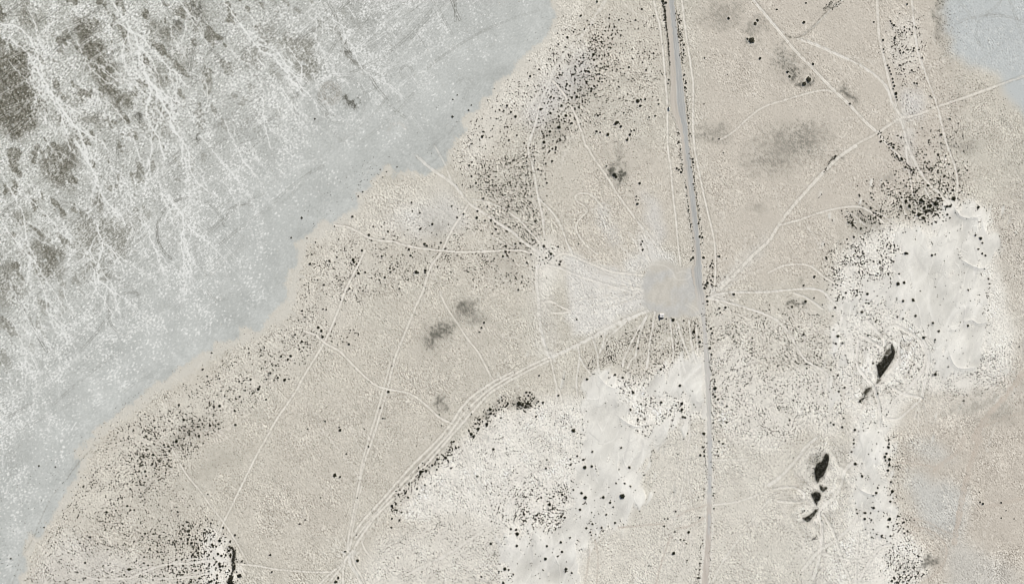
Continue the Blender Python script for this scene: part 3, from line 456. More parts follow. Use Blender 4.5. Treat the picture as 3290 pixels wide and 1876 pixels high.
# faint old wheel traces all over the plain
rngf = np.random.default_rng(31)
for i in range(150):
    x, y = rngf.uniform(250, 3290), rngf.uniform(0, 1876); a0 = rngf.uniform(0, np.pi); L = rngf.uniform(120, 420); c = rngf.normal(0, .35)
    t = np.linspace(-.5, .5, 12); th = a0 + c * 2 * t
    q = np.stack([x + np.cumsum(np.cos(th)) * L / 12, y + np.cumsum(np.sin(th)) * L / 12], 1)
    w, D, SD, A = dist(smooth(q), 9, .3)
    if D.size == 0: continue
    k = land[w] * (1 - ROAD[w]) * (1 - LOT[w]) * (1 - DUNE[w]) * rngf.uniform(.3, .65)
    put(w, k * (np.exp(-((SD - 2.4) / 1.4) ** 2) + np.exp(-((SD + 2.4) / 1.4) ** 2)) * ss(-1.2, .9, g2[w] + .5 * g1[w]), (222, 217, 207))
for form, hw, a, s, label in PATHS:
    if s[:2] in ('32', '33') and form == 's': hw *= 1.25; a = min(1, a * 1.2)
    p = smooth(P(s)); w, D, SD, A = dist(p, 4 * hw + 10, .28)
    br = np.clip(.80 + .2 * np.sin(A / 23 + hw * 9) * np.sin(A / 61 + 2) + .16 * g2[w] + .14 * g1[w], .25, 1.1)
    hv = hw * np.clip(1 + .16 * np.sin(A / 41 + 3 * hw) + .16 * g4[w] + .08 * g2[w], .55, 1.5)
    core = ss(hv + 1.0, hv - 1.4, D) * a * br
    if form == 'r':
        r1 = np.exp(-((SD - hw * .62) / 1.6) ** 2) + np.exp(-((SD + hw * .62) / 1.6) ** 2)
        put(w, .75 * core, (218, 212, 202)); put(w, 1.0 * r1 * a * br, (234, 229, 219))
        put(w, .42 * a * np.exp(-((D - hw - 2.0) / 1.6) ** 2) * ss(-1.2, .9, g1[w] + W3[w] * .5), (112, 107, 96))
        HGT[w] -= .10 * a * r1
    elif form == 's':
        put(w, 1.0 * core, (230, 226, 218)); put(w, .42 * a * np.exp(-((D - hw - 1.6) / 1.4) ** 2) * ss(-1, 1.2, g1[w]), (138, 131, 118))
        put(w, .16 * a * np.exp(-(SD / 1.2) ** 2), (190, 184, 173))
        HGT[w] -= (.34 if s[:2] in ('32', '33') else .16) * a * ss(hw + 2.5, hw - 2, D)
    elif form == 'f':
        put(w, 1.0 * core * ss(-1.8, .6, g1[w]), (223, 218, 209)); HGT[w] -= .05 * a * core
    elif form == 'd':
        put(w, core * ss(-1.6, 1.0, g1[w] + st2[w] * .4), (108, 104, 94)); HGT[w] -= .08 * core
    elif form == 'b':
        core = np.clip(core * 1.5, 0, 1)
        put(w, core * .9, (192, 180, 167)); put(w, .35 * a * np.exp(-((SD - hw * .4) / 1.5) ** 2), (214, 207, 196)); put(w, .3 * a * np.exp(-((SD + hw * .5) / 1.5) ** 2), (168, 158, 146)); HGT[w] -= .06 * core
    PMASK[w] = np.maximum(PMASK[w], ss(hw + 2, hw - 1, D) * min(1, a * 1.3))
    if label:
        k = newlab('dirt_path', label); v = LAB[w]; keep = (D < hw + .3) & (ROAD[w] < .5); v[keep] = k; LAB[w] = v
# churned pale ground where paths meet
for x, y, r, a in ((1370, 884, 16, .6), (2250, 294, 14, .5), (1345, 640, 22, .5), (1385, 640, 14, .5), (878, 1388, 9, .6), (1780, 722, 18, .6), (1775, 738, 10, .5), (2155, 985, 8, .5), (1500, 700, 30, .25), (1620, 640, 24, .5), (2115, 1170, 12, .5), (1690, 1290, 20, .35), (1180, 510, 9, .4), (985, 330, 10, .0), (1385, 250, 12, .4), (1440, 1395, 0.1, 0), (1470, 950, 18, .5), (2030, 1440, 14, .5), (2060, 760, 10, .5), (2265, 330, 16, .4), (1150, 1050, 10, .5)):
    if a <= 0: continue
    w, m = ell(x * 1.28868, y * 1.28846, r * 1.28868, r * 1.1); put(w, a * m, (218, 214, 206))

# ------------------------------------------------------------------ tyre marks, rills and rings on the lake bed
rng = np.random.default_rng(77)
def lake_line(pts, wd, a, rgb, m=8, dash=0.0, ok=None):
    w, D, SD, A = dist(pts, m)
    if D.size == 0: return
    v = .8 * a * np.exp(-(D / wd) ** 2) * LF[w] * ss(90, 330, SH[w])
    if dash: v = v * ss(-.5, .9, f5[w] + .6 * np.sin(A / dash))
    put(w, v, rgb)
def twin(pts, gap, wd, a, rgb, dash=0.0):
    w, D, SD, A = dist(pts, gap + 5)
    if D.size == 0: return
    v = a * (np.exp(-((SD - gap / 2) / wd) ** 2) + np.exp(-((SD + gap / 2) / wd) ** 2)) * np.maximum(LF[w], NE[w])
    v = .9 * v * ss(-1.6, .6, f5[w] + .5 * g2[w] + (.8 * np.sin(A / dash) if dash else .3)) * (.35 + .65 * ss(60, 330, SH[w]))
    put(w, v, rgb)
LIGHT, DARK = (236, 236, 232), (98, 97, 90)
for i in range(620):
    x, y = rng.uniform(-150, 1650), rng.uniform(-150, 1500)
    ang = math.radians(rng.choice([38, 36, 42, 30, 48, 118, -62, 95, 20, -45], p=[.2, .16, .14, .12, .1, .07, .07, .05, .05, .04]) + rng.normal(0, 4))
    L = rng.uniform(60, 420); n = 9; t = np.linspace(-.5, .5, n); bend = rng.normal(0, .05)
    px = x + L * t * math.cos(ang) + L * bend * (4 * t * t) * math.sin(ang); py = y - L * t * math.sin(ang) + L * bend * (4 * t * t) * math.cos(ang)
    lt_ = rng.random() < .8
    if rng.random() < .6: twin(np.stack([px, py], 1), rng.uniform(4.5, 7), 1.45, rng.uniform(.25, .75), LIGHT if lt_ else DARK, 26 if rng.random() < .6 else 0)
    else: lake_line(np.stack([px, py], 1), 1.5, rng.uniform(.25, .7), LIGHT if lt_ else DARK, dash=30)
for i in range(55):                                             # bundles of parallel marks
    x, y = rng.uniform(50, 1500), rng.uniform(-50, 1200); ang = math.radians(38 + rng.normal(0, 3)); L = rng.uniform(50, 200)
    for k in range(rng.integers(4, 9)):
        o = k * 5.5 + rng.normal(0, .8); s0 = rng.uniform(-.6, -.3) * L; s1 = rng.uniform(.3, .6) * L
        q = [(x + s * math.cos(ang) + o * math.sin(ang), y - s * math.sin(ang) + o * math.cos(ang)) for s in (s0, 0, s1)]
        lake_line(q, 1.5, rng.uniform(.3, .8), LIGHT if rng.random() < .7 else DARK, dash=18)
def ring(code, x, y, r, rgb, a, n=1, gap=5, arc=(0, 360)):
    cx, cy = tl(code, [(x, y)])[0]; r /= 3.1034
    for k in range(n):
        th = np.radians(np.linspace(arc[0], arc[1], 40)); rr = r + k * gap
        twin(np.stack([cx + rr * np.cos(th), cy - rr * np.sin(th)], 1), 4.8, 1.5, min(1, a * 1.35), rgb, 0 if n > 1 else 22)
for q in (('00', 805, 115, 50, LIGHT, .7, 1, 5), ('00', 685, 170, 36, LIGHT, .5), ('00', 1435, 260, 55, LIGHT, .5), ('00', 1160, 840, 48, LIGHT, .6), ('00', 1725, 1045, 30, DARK, .45, 3, 7), ('00', 1280, 1040, 72, LIGHT, .4), ('00', 1010, 1160, 50, DARK, .3), ('00', 1780, 290, 52, DARK, .4),
          ('00', 1385, 1165, 26, DARK, .7), ('00', 2040, 660, 170, DARK, .25), ('00', 1980, 520, 50, LIGHT, .3), ('10', 700, 620, 80, LIGHT, .55), ('10', 735, 935, 60, (138, 130, 118), .3, 3, 8), ('10', 860, 1000, 230, DARK, .2), ('10', 360, 880, 85, DARK, .25), ('10', 560, 1040, 180, DARK, .22, 1, 5, (150, 330)),
          ('10', 1410, 1320, 90, (186, 172, 158), .4, 1, 5, (20, 200)), ('10', 770, 1000, 150, DARK, .28, 1, 5, (180, 380)), ('10', 1560, 40, 35, LIGHT, .4), ('10', 130, 20, 60, DARK, .3), ('10', 2300, 380, 90, DARK, .2), ('10', 1500, 720, 60, DARK, .25), ('10', 900, 1290, 120, DARK, .25, 1, 5, (200, 350)),
          ('01', 1900, 850, 335, DARK, .65, 1, 5, (95, 235)), ('01', 1900, 850, 330, DARK, .25, 1, 5, (20, 95)), ('01', 2430, 780, 200, DARK, .5, 1, 5, (70, 185)), ('01', 1430, 170, 75, DARK, .3), ('01', 545, 240, 45, LIGHT, .4), ('01', 540, 890, 55, LIGHT, .3), ('01', 2200, 1050, 260, DARK, .15), ('02', 1300, 220, 215, DARK, .4, 1, 5, (60, 260)), ('02', 1230, 100, 160, DARK, .25), ('02', 2200, -60, 140, DARK, .4, 1, 5, (200, 300)),
          ('30', 2260, 330, 190, DARK, .2, 1, 5, (60, 230)), ('10', 2080, 870, 90, DARK, .3, 1, 5, (-20, 150))):
    ring(*q)
for s, a in (('30:2320,-10 2280,60 2200,120 2100,165 1980,190 1880,240 1820,310', .45), ('30:2549,215 2440,180 2300,160 2180,165', .4), ('30:2400,0 2450,130 2500,280 2549,420', .35), ('30:1900,20 2000,130 2090,220', .3), ('30:2549,770 2400,810 2290,850', .4), ('30:2120,610 2230,520 2330,420', .2)):
    twin(smooth(P(s)), 6, 1.6, a * .9, (140, 138, 130))
for s, a in (('10:1140,770 1200,870 1290,980 1370,1090 1480,1170', .5), ('10:720,30 790,160 820,310 870,450 930,560 1010,650 1100,720 1230,750', .4), ('10:1870,1456 1960,1300 2040,1130 2080,1000 2115,870 2080,800 2010,830 1950,900', .35), ('11:860,330 960,260 1100,230', .2),
             ('00:10,700 60,920 110,1200 140,1456', .5), ('00:430,700 430,950 480,1150 560,1330', .45), ('00:730,560 750,800 740,1000 720,1200', .4), ('00:230,20 330,220 390,370 430,560', .4), ('01:640,-10 730,170 790,300', .5), ('01:200,600 205,800 200,1060', .3), ('01:850,520 855,860', .3), ('00:0,1100 300,1000 700,850', .35), ('00:0,950 200,850 420,770', .3)):
    twin(smooth(P(s)), 6.5, 1.6, a * 1.3, LIGHT if s[:2] in ('00', '01') and a < .48 else DARK, 25)
def rill(pts, a, wd, depth=0):
    p = smooth(pts, 6.0)
    n = np.cumsum(rng.normal(0, 1.0, (len(p), 2)), 0); n -= np.linspace(0, 1, len(p))[:, None] * n[-1]
    p = p + n * 1.6
    w, D, SD, A = dist(p, 22, .8)
    put(w, min(1, 1.3 * a) * np.exp(-(D / (wd * .6)) ** 2) * LF[w] * ss(-2.4, -.7, f5[w] + .3 * g3[w]) * ss(90, 360, SH[w]), (236, 236, 232)); put(w, .6 * a * np.exp(-(D / (wd * 3.5)) ** 2) * LF[w] * ss(-.4, 1.2, f2[w] + .4 * f5[w]) * ss(90, 360, SH[w]), (229, 229, 225))
    if depth < 2 and len(p) > 16:
        for _ in range(rng.integers(3, 7) if depth == 0 else 2):
            i = rng.integers(4, len(p) - 4); q = p[i]; L = rng.uniform(40, 130); a0 = math.radians(rng.choice([-55, -75, -35, -100]))
            rill([q, (q[0] + L * .5 * math.cos(a0) + rng.normal(0, 10), q[1] - L * .5 * math.sin(a0)), (q[0] + L * math.cos(a0), q[1] - L * math.sin(a0))], a * .8, wd * .8, depth + 1)
for s, a, wd in (('O:-10,60 60,90 100,160 112,205 150,265 185,310 212,360 225,400 245,450', .9, 4), ('O:20,95 80,150 100,200 140,270 165,330', .7, 3), ('O:270,-10 300,60 330,110 352,170 372,230 365,290 390,340 410,400', .85, 4), ('O:352,170 390,215 410,260 440,330', .7, 3.5), ('O:300,60 360,90 400,130 450,190 470,220', .7, 3.5),
                 ('O:560,0 610,60 640,110 700,150 740,200 760,240', .75, 3.5), ('O:640,110 690,140 730,195 780,250 800,290', .6, 3), ('O:420,480 450,530 460,570 450,620 470,690 490,740', .8, 3.5), ('O:460,560 530,620 570,660 600,690 640,740 660,800', .7, 3), ('O:240,560 260,620 250,690 280,730 300,790', .8, 3.5),
                 ('O:350,530 370,580 390,640 420,700', .6, 3), ('O:640,460 700,540 740,600', .5, 2.5), ('O:560,300 600,380 640,440 690,520', .55, 3), ('O:880,130 930,190 990,230 1010,260 1040,320', .5, 2.5), ('O:950,260 990,320 1040,370 1080,410', .4, 2.5), ('O:340,760 370,830 390,880 420,930', .6, 2.5), ('O:250,850 280,930 310,990 330,1010', .5, 2.5),
                 ('O:30,800 60,880 90,960 130,1040', .5, 3), ('O:100,700 130,780 180,840 200,900', .55, 3), ('O:500,700 540,760 560,820', .5, 2.5), ('O:190,350 230,420 250,480 300,540', .6, 3.5), ('O:0,430 40,520 60,600 90,650', .6, 3), ('O:420,300 470,370 480,430 520,480', .55, 3)):
    rill(P(s), min(1, a * 1.15), wd * 1.05)
for i in range(110):
    x, y = rng.uniform(-60, 1150), rng.uniform(-60, 1450)
    if SH[int(np.clip((y - Y0) / STEP, 0, NY - 1)), int(np.clip((x - X0) / STEP, 0, NX - 1))] < 130: continue
    L = rng.uniform(60, 220); a0 = math.radians(rng.normal(-58, 14))
    rill([(x, y), (x + .5 * L * math.cos(a0) + rng.normal(0, 12), y - .5 * L * math.sin(a0) + rng.normal(0, 8)), (x + L * math.cos(a0), y - L * math.sin(a0))], rng.uniform(.35, .75), rng.uniform(1.8, 2.8), 1)

# ------------------------------------------------------------------ shrubs one can tell apart: sheet readings x,y,size
BIG = {
'10': '1957,1165,9 1962,995,6 2005,950,5 2502,1055,11 2427,1097,9 2388,1112,6 2470,1105,7 2395,1185,8 2540,1120,10 2267,1315,9 2253,1365,12 2153,1435,8 2440,1170,5 2340,1180,5 2255,1185,6 2145,1050,5 2118,1100,7 585,1187,7 2520,1400,8',
'20': '845,20,10 682,160,11 550,375,11 460,443,8 268,695,10 178,763,10 32,1162,13 283,1093,13 380,1130,12 387,968,10 473,747,9 492,1053,10 533,1155,13 465,1270,16 375,1313,12 315,1420,14 305,1335,10 345,1355,9 592,1230,12 662,1072,10 643,968,13 593,975,10 740,818,13 790,887,12 815,862,9 848,855,7 767,720,10 867,742,10 895,820,8 630,665,10 665,615,7 890,420,10 980,478,9 833,378,7 967,185,9 970,147,7 1018,270,9 1062,203,8 1048,330,7 1150,143,7 1290,95,9 1227,203,8 1200,587,9 1163,672,10 1333,700,8 1300,625,6 1060,866,8 1250,1010,16 1325,993,10 1280,992,8 1273,1060,10 1455,1000,7 1458,1038,8 1425,1157,10 1365,1170,8 853,1155,11 873,1145,7 1050,1222,15 1030,1235,13 1083,1263,13 840,1313,11 953,1342,14 877,1322,8 1145,1395,13 1172,1345,11 1187,1310,8 1216,1300,8 1410,160,7 1408,535,8 1112,1127,7 1515,205,8 1560,797,9 1555,835,7 1712,450,9 1707,498,8 1715,747,9 1735,828,9 1722,875,9 1660,370,9 1663,215,6 1685,212,6 2387,405,26 2422,238,16 2445,205,12 2345,390,10 2157,185,12 2470,585,13 2062,1386,7 2145,745,5 1918,580,7 1912,1040,6 1757,1180,8 120,1430,8 45,1350,8 20,1037,7 155,858,7 545,840,10 700,1010,7 560,1000,8 810,545,12 815,600,11 840,660,9 620,930,9 575,860,8 1530,30,12 1506,20,10 870,560,8 620,1180,7',
'30': '1050,222,8 1143,402,11 1147,493,7 1152,524,6 1188,655,9 1204,678,9 1210,710,8 1222,742,8 1237,788,10 1243,822,9 1255,858,10 1244,890,7 1271,935,14 1275,970,9 1283,1000,7 1383,45,9 1250,255,12 1228,240,9 1218,215,9 1355,273,8 1355,310,8 1257,380,10 1450,485,9 1445,508,8 1345,525,10 1310,508,9 1535,578,8 1310,652,8 1428,703,8 1455,830,9 1480,835,10 1613,960,8 1630,972,6 1808,1187,8 1723,1345,12 1600,1400,8 1597,1422,8 1720,1430,8 1533,1277,7 1937,1365,6 1892,1232,7 1120,1412,12 1250,1443,9 1225,1430,9 1290,1355,8 1322,1375,7 1872,1433,6 353,225,13 400,795,22 355,838,18 190,720,12 210,765,12 83,97,8 375,33,8 445,640,11 810,1037,9',
'02': '2110,605,8 2500,870,11 2485,607,8 2388,888,9 2285,1072,8 2390,1042,9 2240,1035,8 2205,985,7 2520,1003,9 2445,980,8 2080,890,7 2190,862,8 2070,840,7 2020,770,9 2190,1135,13 2135,1148,10 2340,1180,9 2348,1322,12 2095,1330,13 1970,1340,9 1833,1272,12 1920,1278,9 1790,1378,8 1845,1340,8 1985,1430,11 1785,1125,11 1995,1273,8 1418,1400,6 2515,720,6',
'11': '455,718,9 350,915,7 783,802,7 508,920,6 960,705,10 1125,887,12 1055,1042,10 968,1135,14 975,1160,9 1002,1178,9 537,1175,12 805,1110,8 730,1145,10 823,930,7 592,960,7 1018,1268,11 1252,1100,10 1087,1260,8 932,1420,9 675,1385,10 613,1335,7 1170,803,8 1315,853,10 1280,765,7 1560,650,7 1637,825,10 1757,780,11 1680,977,12 1703,995,10 1523,1030,10 1540,1093,10 1597,1257,16 1620,1262,9 1688,1240,14 1685,1262,8 1633,668,8 1950,600,8 2005,712,9 2068,678,10 2207,650,10 2200,716,14 2265,525,9 2305,605,8 2340,740,9 2392,830,10 2383,775,9 2282,745,8 2355,875,8 2490,998,10 2487,1055,12 2460,1100,10 2505,1095,10 2528,1057,7 2373,1123,7 2515,600,8 2125,195,10 2148,303,9 2192,370,10 2057,387,7 1335,1220,9 1378,1227,8 1340,1255,9 1230,1335,8 1430,1420,8 1283,1310,11 2483,488,7 1150,943,8 1810,1205,8 1405,210,6 1237,237,5 1298,258,6 1264,313,6 1062,458,7 1018,503,7 1550,565,8 1840,965,10',
'21': '400,30,10 433,35,9 435,15,9 373,52,9 360,67,7 397,152,10 333,177,8 258,235,9 342,370,9 330,330,7 225,147,8 205,68,7 143,157,8 98,210,8 1270,373,12 1017,290,18 1035,310,13 938,200,9 1640,225,9 1663,237,9 1684,262,11 1690,225,7 1732,412,7 1758,638,9 1805,380,8 1817,440,7 1237,503,7 1248,577,12 1233,537,6 1257,540,6 1297,950,8 1285,982,7 1300,1035,10 1857,775,9 1870,735,7 1780,783,7 1868,905,12 1895,910,11 1873,982,6 1907,1113,12 1800,1115,12 1783,1135,9 1805,1045,7 2065,1100,10 387,1077,12 315,998,12 335,1115,8 145,1163,9 80,970,10 10,1142,8 30,975,9 210,648,9 230,750,10 460,1005,9 470,1180,10 480,1155,9 190,1080,8 1945,1365,14 1975,1190,9 1997,1210,8 1990,1170,8 1925,1385,9 1980,1340,9 2000,1300,9 1990,1385,8 1915,1415,10 2105,70,6 660,975,7 45,785,9 60,1433,9 1800,130,9 1805,165,9',
'31': '350,1390,9 458,1303,12 800,763,12 840,790,11 825,770,9 850,907,10 785,930,8 875,820,7 905,487,9 910,500,7 1030,515,9 1047,537,8 1370,550,14 1410,540,10 1520,540,18 1545,555,12 1610,600,18 1665,575,20 1690,525,15 1845,525,20 1500,685,18 1548,720,16 1550,620,15 1605,645,13 1570,665,12 1320,605,13 1405,600,15 1590,395,13 1720,525,10 1325,125,11 1335,140,9 1280,100,11 1445,265,10 1425,240,10 1365,215,9 1690,90,12 1605,160,8 1555,168,8 1575,90,8 1797,185,8 1983,243,9 1982,163,6 1765,100,9 1778,605,12 1808,603,13 2090,612,13 1783,685,10 1808,717,8 2062,890,9 2113,922,14 2132,967,9 2090,1030,9 2128,1073,9 2163,1093,8 1365,1070,14 1385,1075,9 1628,1090,11 1660,1082,8 1290,1375,16 1350,1362,12 1245,1155,9 1215,997,8 1187,985,8 1047,1152,9 900,1255,9 945,1075,11 940,1050,8 1085,1040,7 890,1100,9 665,110,8 655,130,6 670,100,8 580,1125,9 575,1110,8 2193,1325,8 2200,1373,7 1990,1437,8 1840,440,11 1785,430,9 1245,15,12 1110,1160,9 1300,1275,8',
'12': '620,353,13 650,387,12 663,447,13 455,493,12 388,423,9 460,187,9 488,252,7 513,518,8 472,553,8 430,570,9 345,637,12 318,670,11 248,640,11 285,875,14 143,807,10 103,868,8 22,967,14 35,942,10 215,853,10 198,730,8 938,382,7 925,520,12 1020,425,7 2272,305,9 2248,355,9 2228,397,8 1318,993,12 1355,735,6 1127,890,5 1235,1153,7 1262,1257,8 1285,1259,6 838,1375,13 828,1345,7 688,1287,9 515,1363,8 1080,1365,7 1848,1330,7 1828,1220,7 2122,1157,7 2147,1215,7 2447,1047,9 2335,1170,14 2340,1210,12 2367,1215,9 2300,1315,14 2215,1360,13 2145,1415,16 2168,1440,12 2230,1268,10 2420,1170,8 2510,1110,10 2500,1130,10 100,1070,9 82,555,8 700,175,8 668,168,7',
'22': '1603,278,15 1535,267,7 1710,285,8 1810,395,14 1857,447,11 1870,497,12 1820,313,6 1848,337,6 1800,457,7 1970,560,13 1985,620,11 1992,410,9 1980,365,10 2208,22,11 1945,92,11 1940,42,7 2125,155,11 2065,160,9 2073,205,7 2393,460,9 2020,960,17 2017,890,9 2023,1040,11 2050,1070,10 2000,1020,9 70,1110,20 100,1125,17 130,1145,13 155,1110,15 140,1000,10 175,1000,10 160,1030,9 195,1020,7 260,1090,9 305,1100,11 268,1135,8 235,1238,9 268,833,8 745,868,11 1205,1003,13 1178,1172,12 1670,932,13 1100,852,10 1025,825,10 1690,1110,14 1690,1170,12 1253,1268,10 1325,1268,6 1485,1098,12 2137,1137,9 610,1380,17 685,1416,6 460,1030,9 1480,770,10 1505,615,8 1700,1245,11 1722,1250,9 955,537,9 985,652,9 887,442,7 643,272,8 1255,560,9 1910,1410,14 2135,1300,10 2003,1303,9',
'32': '370,95,13 235,148,11 455,60,8 1440,80,14 1340,90,11 1545,452,14 1465,237,11 1638,308,11 1695,390,11 1988,335,10 1662,820,14 1660,475,8 1043,710,10 377,717,9 382,760,8 915,1088,11 992,432,9 962,415,6 1285,245,8 1065,295,10 1340,265,8 930,200,12 770,10,9 985,20,12 1790,745,7 2117,672,5 760,950,9 700,990,11 690,830,11 670,515,9 690,440,14 735,510,9 350,420,10 620,775,8 650,1320,9 620,1300,8 750,1255,9 860,1372,12 735,1345,10 1090,1010,9 1180,1220,7 210,1275,10 1500,770,7 640,240,8 665,155,10 2130,1005,6 2500,545,6 187,350,7',
'03': '850,1240,11 853,1393,9 833,1412,7 440,888,7 107,1198,8 388,277,8 553,287,6 1760,33,14 1635,65,9 1677,82,9 1690,125,9 1530,165,12 1680,215,9 1667,255,9 1653,345,10 1560,277,10 1520,258,9 1448,330,11 1458,378,8 1300,505,9 1270,675,11 1300,717,9 1340,715,9 1065,735,11 2073,558,8 1773,735,9 1863,835,9 1680,1275,11 1435,1245,9 1360,1220,8 1290,1305,14 1437,1182,8 1495,1100,9 1447,950,9 1588,985,8 1910,1045,13 1875,1010,10 1885,960,10 1870,1050,9 1885,920,10 900,985,11 797,1047,8 2227,890,11 2190,1020,14 2115,1057,11 2175,1152,12 2250,1165,12 2210,1170,10 2085,1160,10 2280,1120,12 2190,1250,13 2195,1275,13 2220,1275,10 2090,1250,9 2165,1365,12 2165,1395,11 2390,1368,19 2410,1228,9 2110,1420,12 2160,1440,12 2090,1430,11 2310,1385,22 2300,1432,26 2298,1165,12 1420,1375,8 1240,1360,8 1525,1410,9 1905,1430,10 1990,1395,10 1920,1310,8 2005,1315,10 1180,600,8 1155,720,8 1480,1265,9',
'13': '785,368,18 838,385,10 643,592,7 1010,593,6 490,812,7 435,853,8 142,1162,10 1012,1218,14 887,1127,9 820,1390,12 795,1430,15 158,1330,9 1808,210,12 1890,195,15 1910,170,11 1993,97,11 1930,115,10 1945,42,9 1972,33,9 2020,90,8 1757,268,11 1640,335,16 1660,330,12 1697,322,10 1637,358,12 1803,313,9 1945,298,9 1355,675,14 1393,655,10 1405,718,9 1490,545,10 1515,590,11 1420,560,10 1350,890,9 1450,740,8 1430,815,10 1355,800,9 1605,505,9 1683,465,8 1597,76,5 1120,83,9 900,155,8 2365,110,12 2203,380,9 2347,827,7 2480,1300,16 2420,1328,8 2245,1380,11 2465,1440,12 2517,1310,9 2540,905,10 2340,1050,12 1002,963,6 1660,247,6 1618,290,6',
'23': '1097,575,25 50,953,18 45,1070,12 907,588,13 792,280,13 722,290,16 707,213,10 647,177,10 1167,290,12 1085,95,9 345,215,8 798,133,9 580,210,9 583,262,10 337,298,10 690,545,12 727,590,16 610,515,8 497,560,11 540,587,8 407,580,7 117,757,12 115,822,8 40,908,11 483,1035,12 345,1073,11 738,895,11 778,935,8 937,758,9 1025,842,10 523,790,10 488,780,12 400,705,10 240,770,9 370,660,15 800,855,9 890,890,10 975,640,11 1007,685,8 535,1303,14 530,1327,10 593,1340,9 10,1355,9 330,1200,14 675,710,10 455,1175,8 575,990,9 495,1130,10 1608,1145,16 1758,935,13 1622,933,8 1515,875,9 1630,728,9 1520,802,7 1550,803,7 1677,1010,8 1712,1015,7 1735,1047,7 1870,790,8 1743,1217,7 1912,135,9 1900,90,10 1875,170,12 2063,30,9 2097,55,9 2045,132,8 2055,178,9 1915,175,9 1870,1245,8 1855,1390,9 1905,575,6 2003,570,6 2010,700,7 1033,448,8 1120,450,8 1178,477,9',
'33': '933,377,12 1073,545,12 1088,495,8 1047,692,13 963,743,11 958,803,12 1205,805,16 1235,530,14 1215,630,10 1350,835,9 1290,775,10 1190,880,9 865,255,14 850,52,9 848,18,7 1175,152,12 1160,185,13 1205,210,14 1195,90,14 1200,60,10 1200,15,9 1165,220,9 1205,265,14 1190,320,12 1220,435,10 1355,945,9 1385,925,9 1345,900,8 1215,972,9 1030,985,7 1128,968,9 1130,985,7 1077,955,7 1042,905,6 1025,812,8 1018,745,8 885,748,9 877,710,7 2138,650,10 2110,637,9 2102,535,6 2320,640,8 2320,795,7 1250,1390,11 1400,1415,9 1270,1320,7 1230,1420,10 1295,1440,9 1350,1330,8 1420,1385,9 530,820,6 358,720,7 827,135,9 322,1357,6 1310,1380,9 1280,1435,9 1340,1430,8 2368,720,6 2450,803,6',
}
shr = []
for code, s in BIG.items():
    for q in s.split():
        x, y, r = (float(v) for v in q.split(','))
        px, py = tl(code, [(x, y)])[0]
        shr.append((px, py, (1.05 * r + .8) / 3.1034 * U))
shr.sort(key=lambda q: -q[2])

THICK = [
('32', '1228,505 1248,550 1262,600 1250,655 1205,725 1150,805 1108,862 1092,800 1080,722 1130,690 1152,640 1200,632 1228,605 1222,550', 1.0, 'largest black crescent thicket in the hollow beneath the white dune'),
('32', '1030,942 1005,985 965,1032 950,1000 972,960', .62, 'olive thicket just south-west of the track crossing below the largest black thicket'),
('32', '905,1095 905,1075 945,1050 985,1040 950,1068', .85, 'tail-like black thicket at the south-west tip of the thicket hollow'),
('32', '1075,925 1082,880 1110,868 1135,872 1110,890', .5, 'sparse olive thicket between the largest black thicket and the track crossing'),
('32', '1200,565 1220,575 1215,622 1170,628 1155,605', .42, 'thin grey olive thicket inside the top bend of the largest black thicket'),
('33', '570,148 602,172 602,220 586,290 548,378 512,398 497,440 476,430 470,372 456,330 482,255 505,238 530,240 552,190', 1.0, 'long black thicket, the tallest of the lower group west of the white tongue'),
('33', '508,462 545,490 582,482 580,512 540,530 515,505', .8, 'small ragged black thicket between the two larger ones of the lower group'),
('33', '424,556 470,536 512,540 521,580 511,618 492,628 482,672 464,640 446,600', 1.0, 'black shield-shaped thicket in the middle of the lower group'),
('33', '503,704 462,760 412,822 386,832 335,796 402,772 452,730 470,706', .85, 'black wedge-shaped thicket at the south end of the lower group'),
('33', '507,948 470,985 435,1015 430,1005 465,985', .95, 'black foliage sliver added as steep pit shade in pale sand south of the lower group'),  # leaf sprays stand in for the shade of a steep pit
('03', '2268,1070 2322,1082 2348,1130 2346,1200 2336,1235 2356,1250 2318,1252 2312,1210 2325,1150 2318,1110 2290,1092', .95, 'upper half of the black hedge-like thicket lining the bush-ringed dune'),
('03', '2318,1262 2352,1262 2344,1290 2352,1300 2330,1320 2318,1362 2300,1355 2318,1310', .95, 'lower half of the black hedge-like thicket lining the bush-ringed dune'),
]
TM = np.zeros((NY, NX), np.float32)
for c, s, d, lb in THICK:
    w, m = poly(P(c + ':' + s), 0, 0.0); TM[w] = np.maximum(TM[w], m)
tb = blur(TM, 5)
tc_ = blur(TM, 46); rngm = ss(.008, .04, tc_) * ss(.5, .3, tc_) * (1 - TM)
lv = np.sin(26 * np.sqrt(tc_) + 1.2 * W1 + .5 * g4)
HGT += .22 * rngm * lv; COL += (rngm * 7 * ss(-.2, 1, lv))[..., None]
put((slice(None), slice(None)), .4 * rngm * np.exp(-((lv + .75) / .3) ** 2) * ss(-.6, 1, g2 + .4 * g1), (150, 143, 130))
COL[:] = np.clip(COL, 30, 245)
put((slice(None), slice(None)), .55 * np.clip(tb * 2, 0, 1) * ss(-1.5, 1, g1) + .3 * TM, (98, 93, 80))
HGT -= 1.6 * blur(TM, 22)

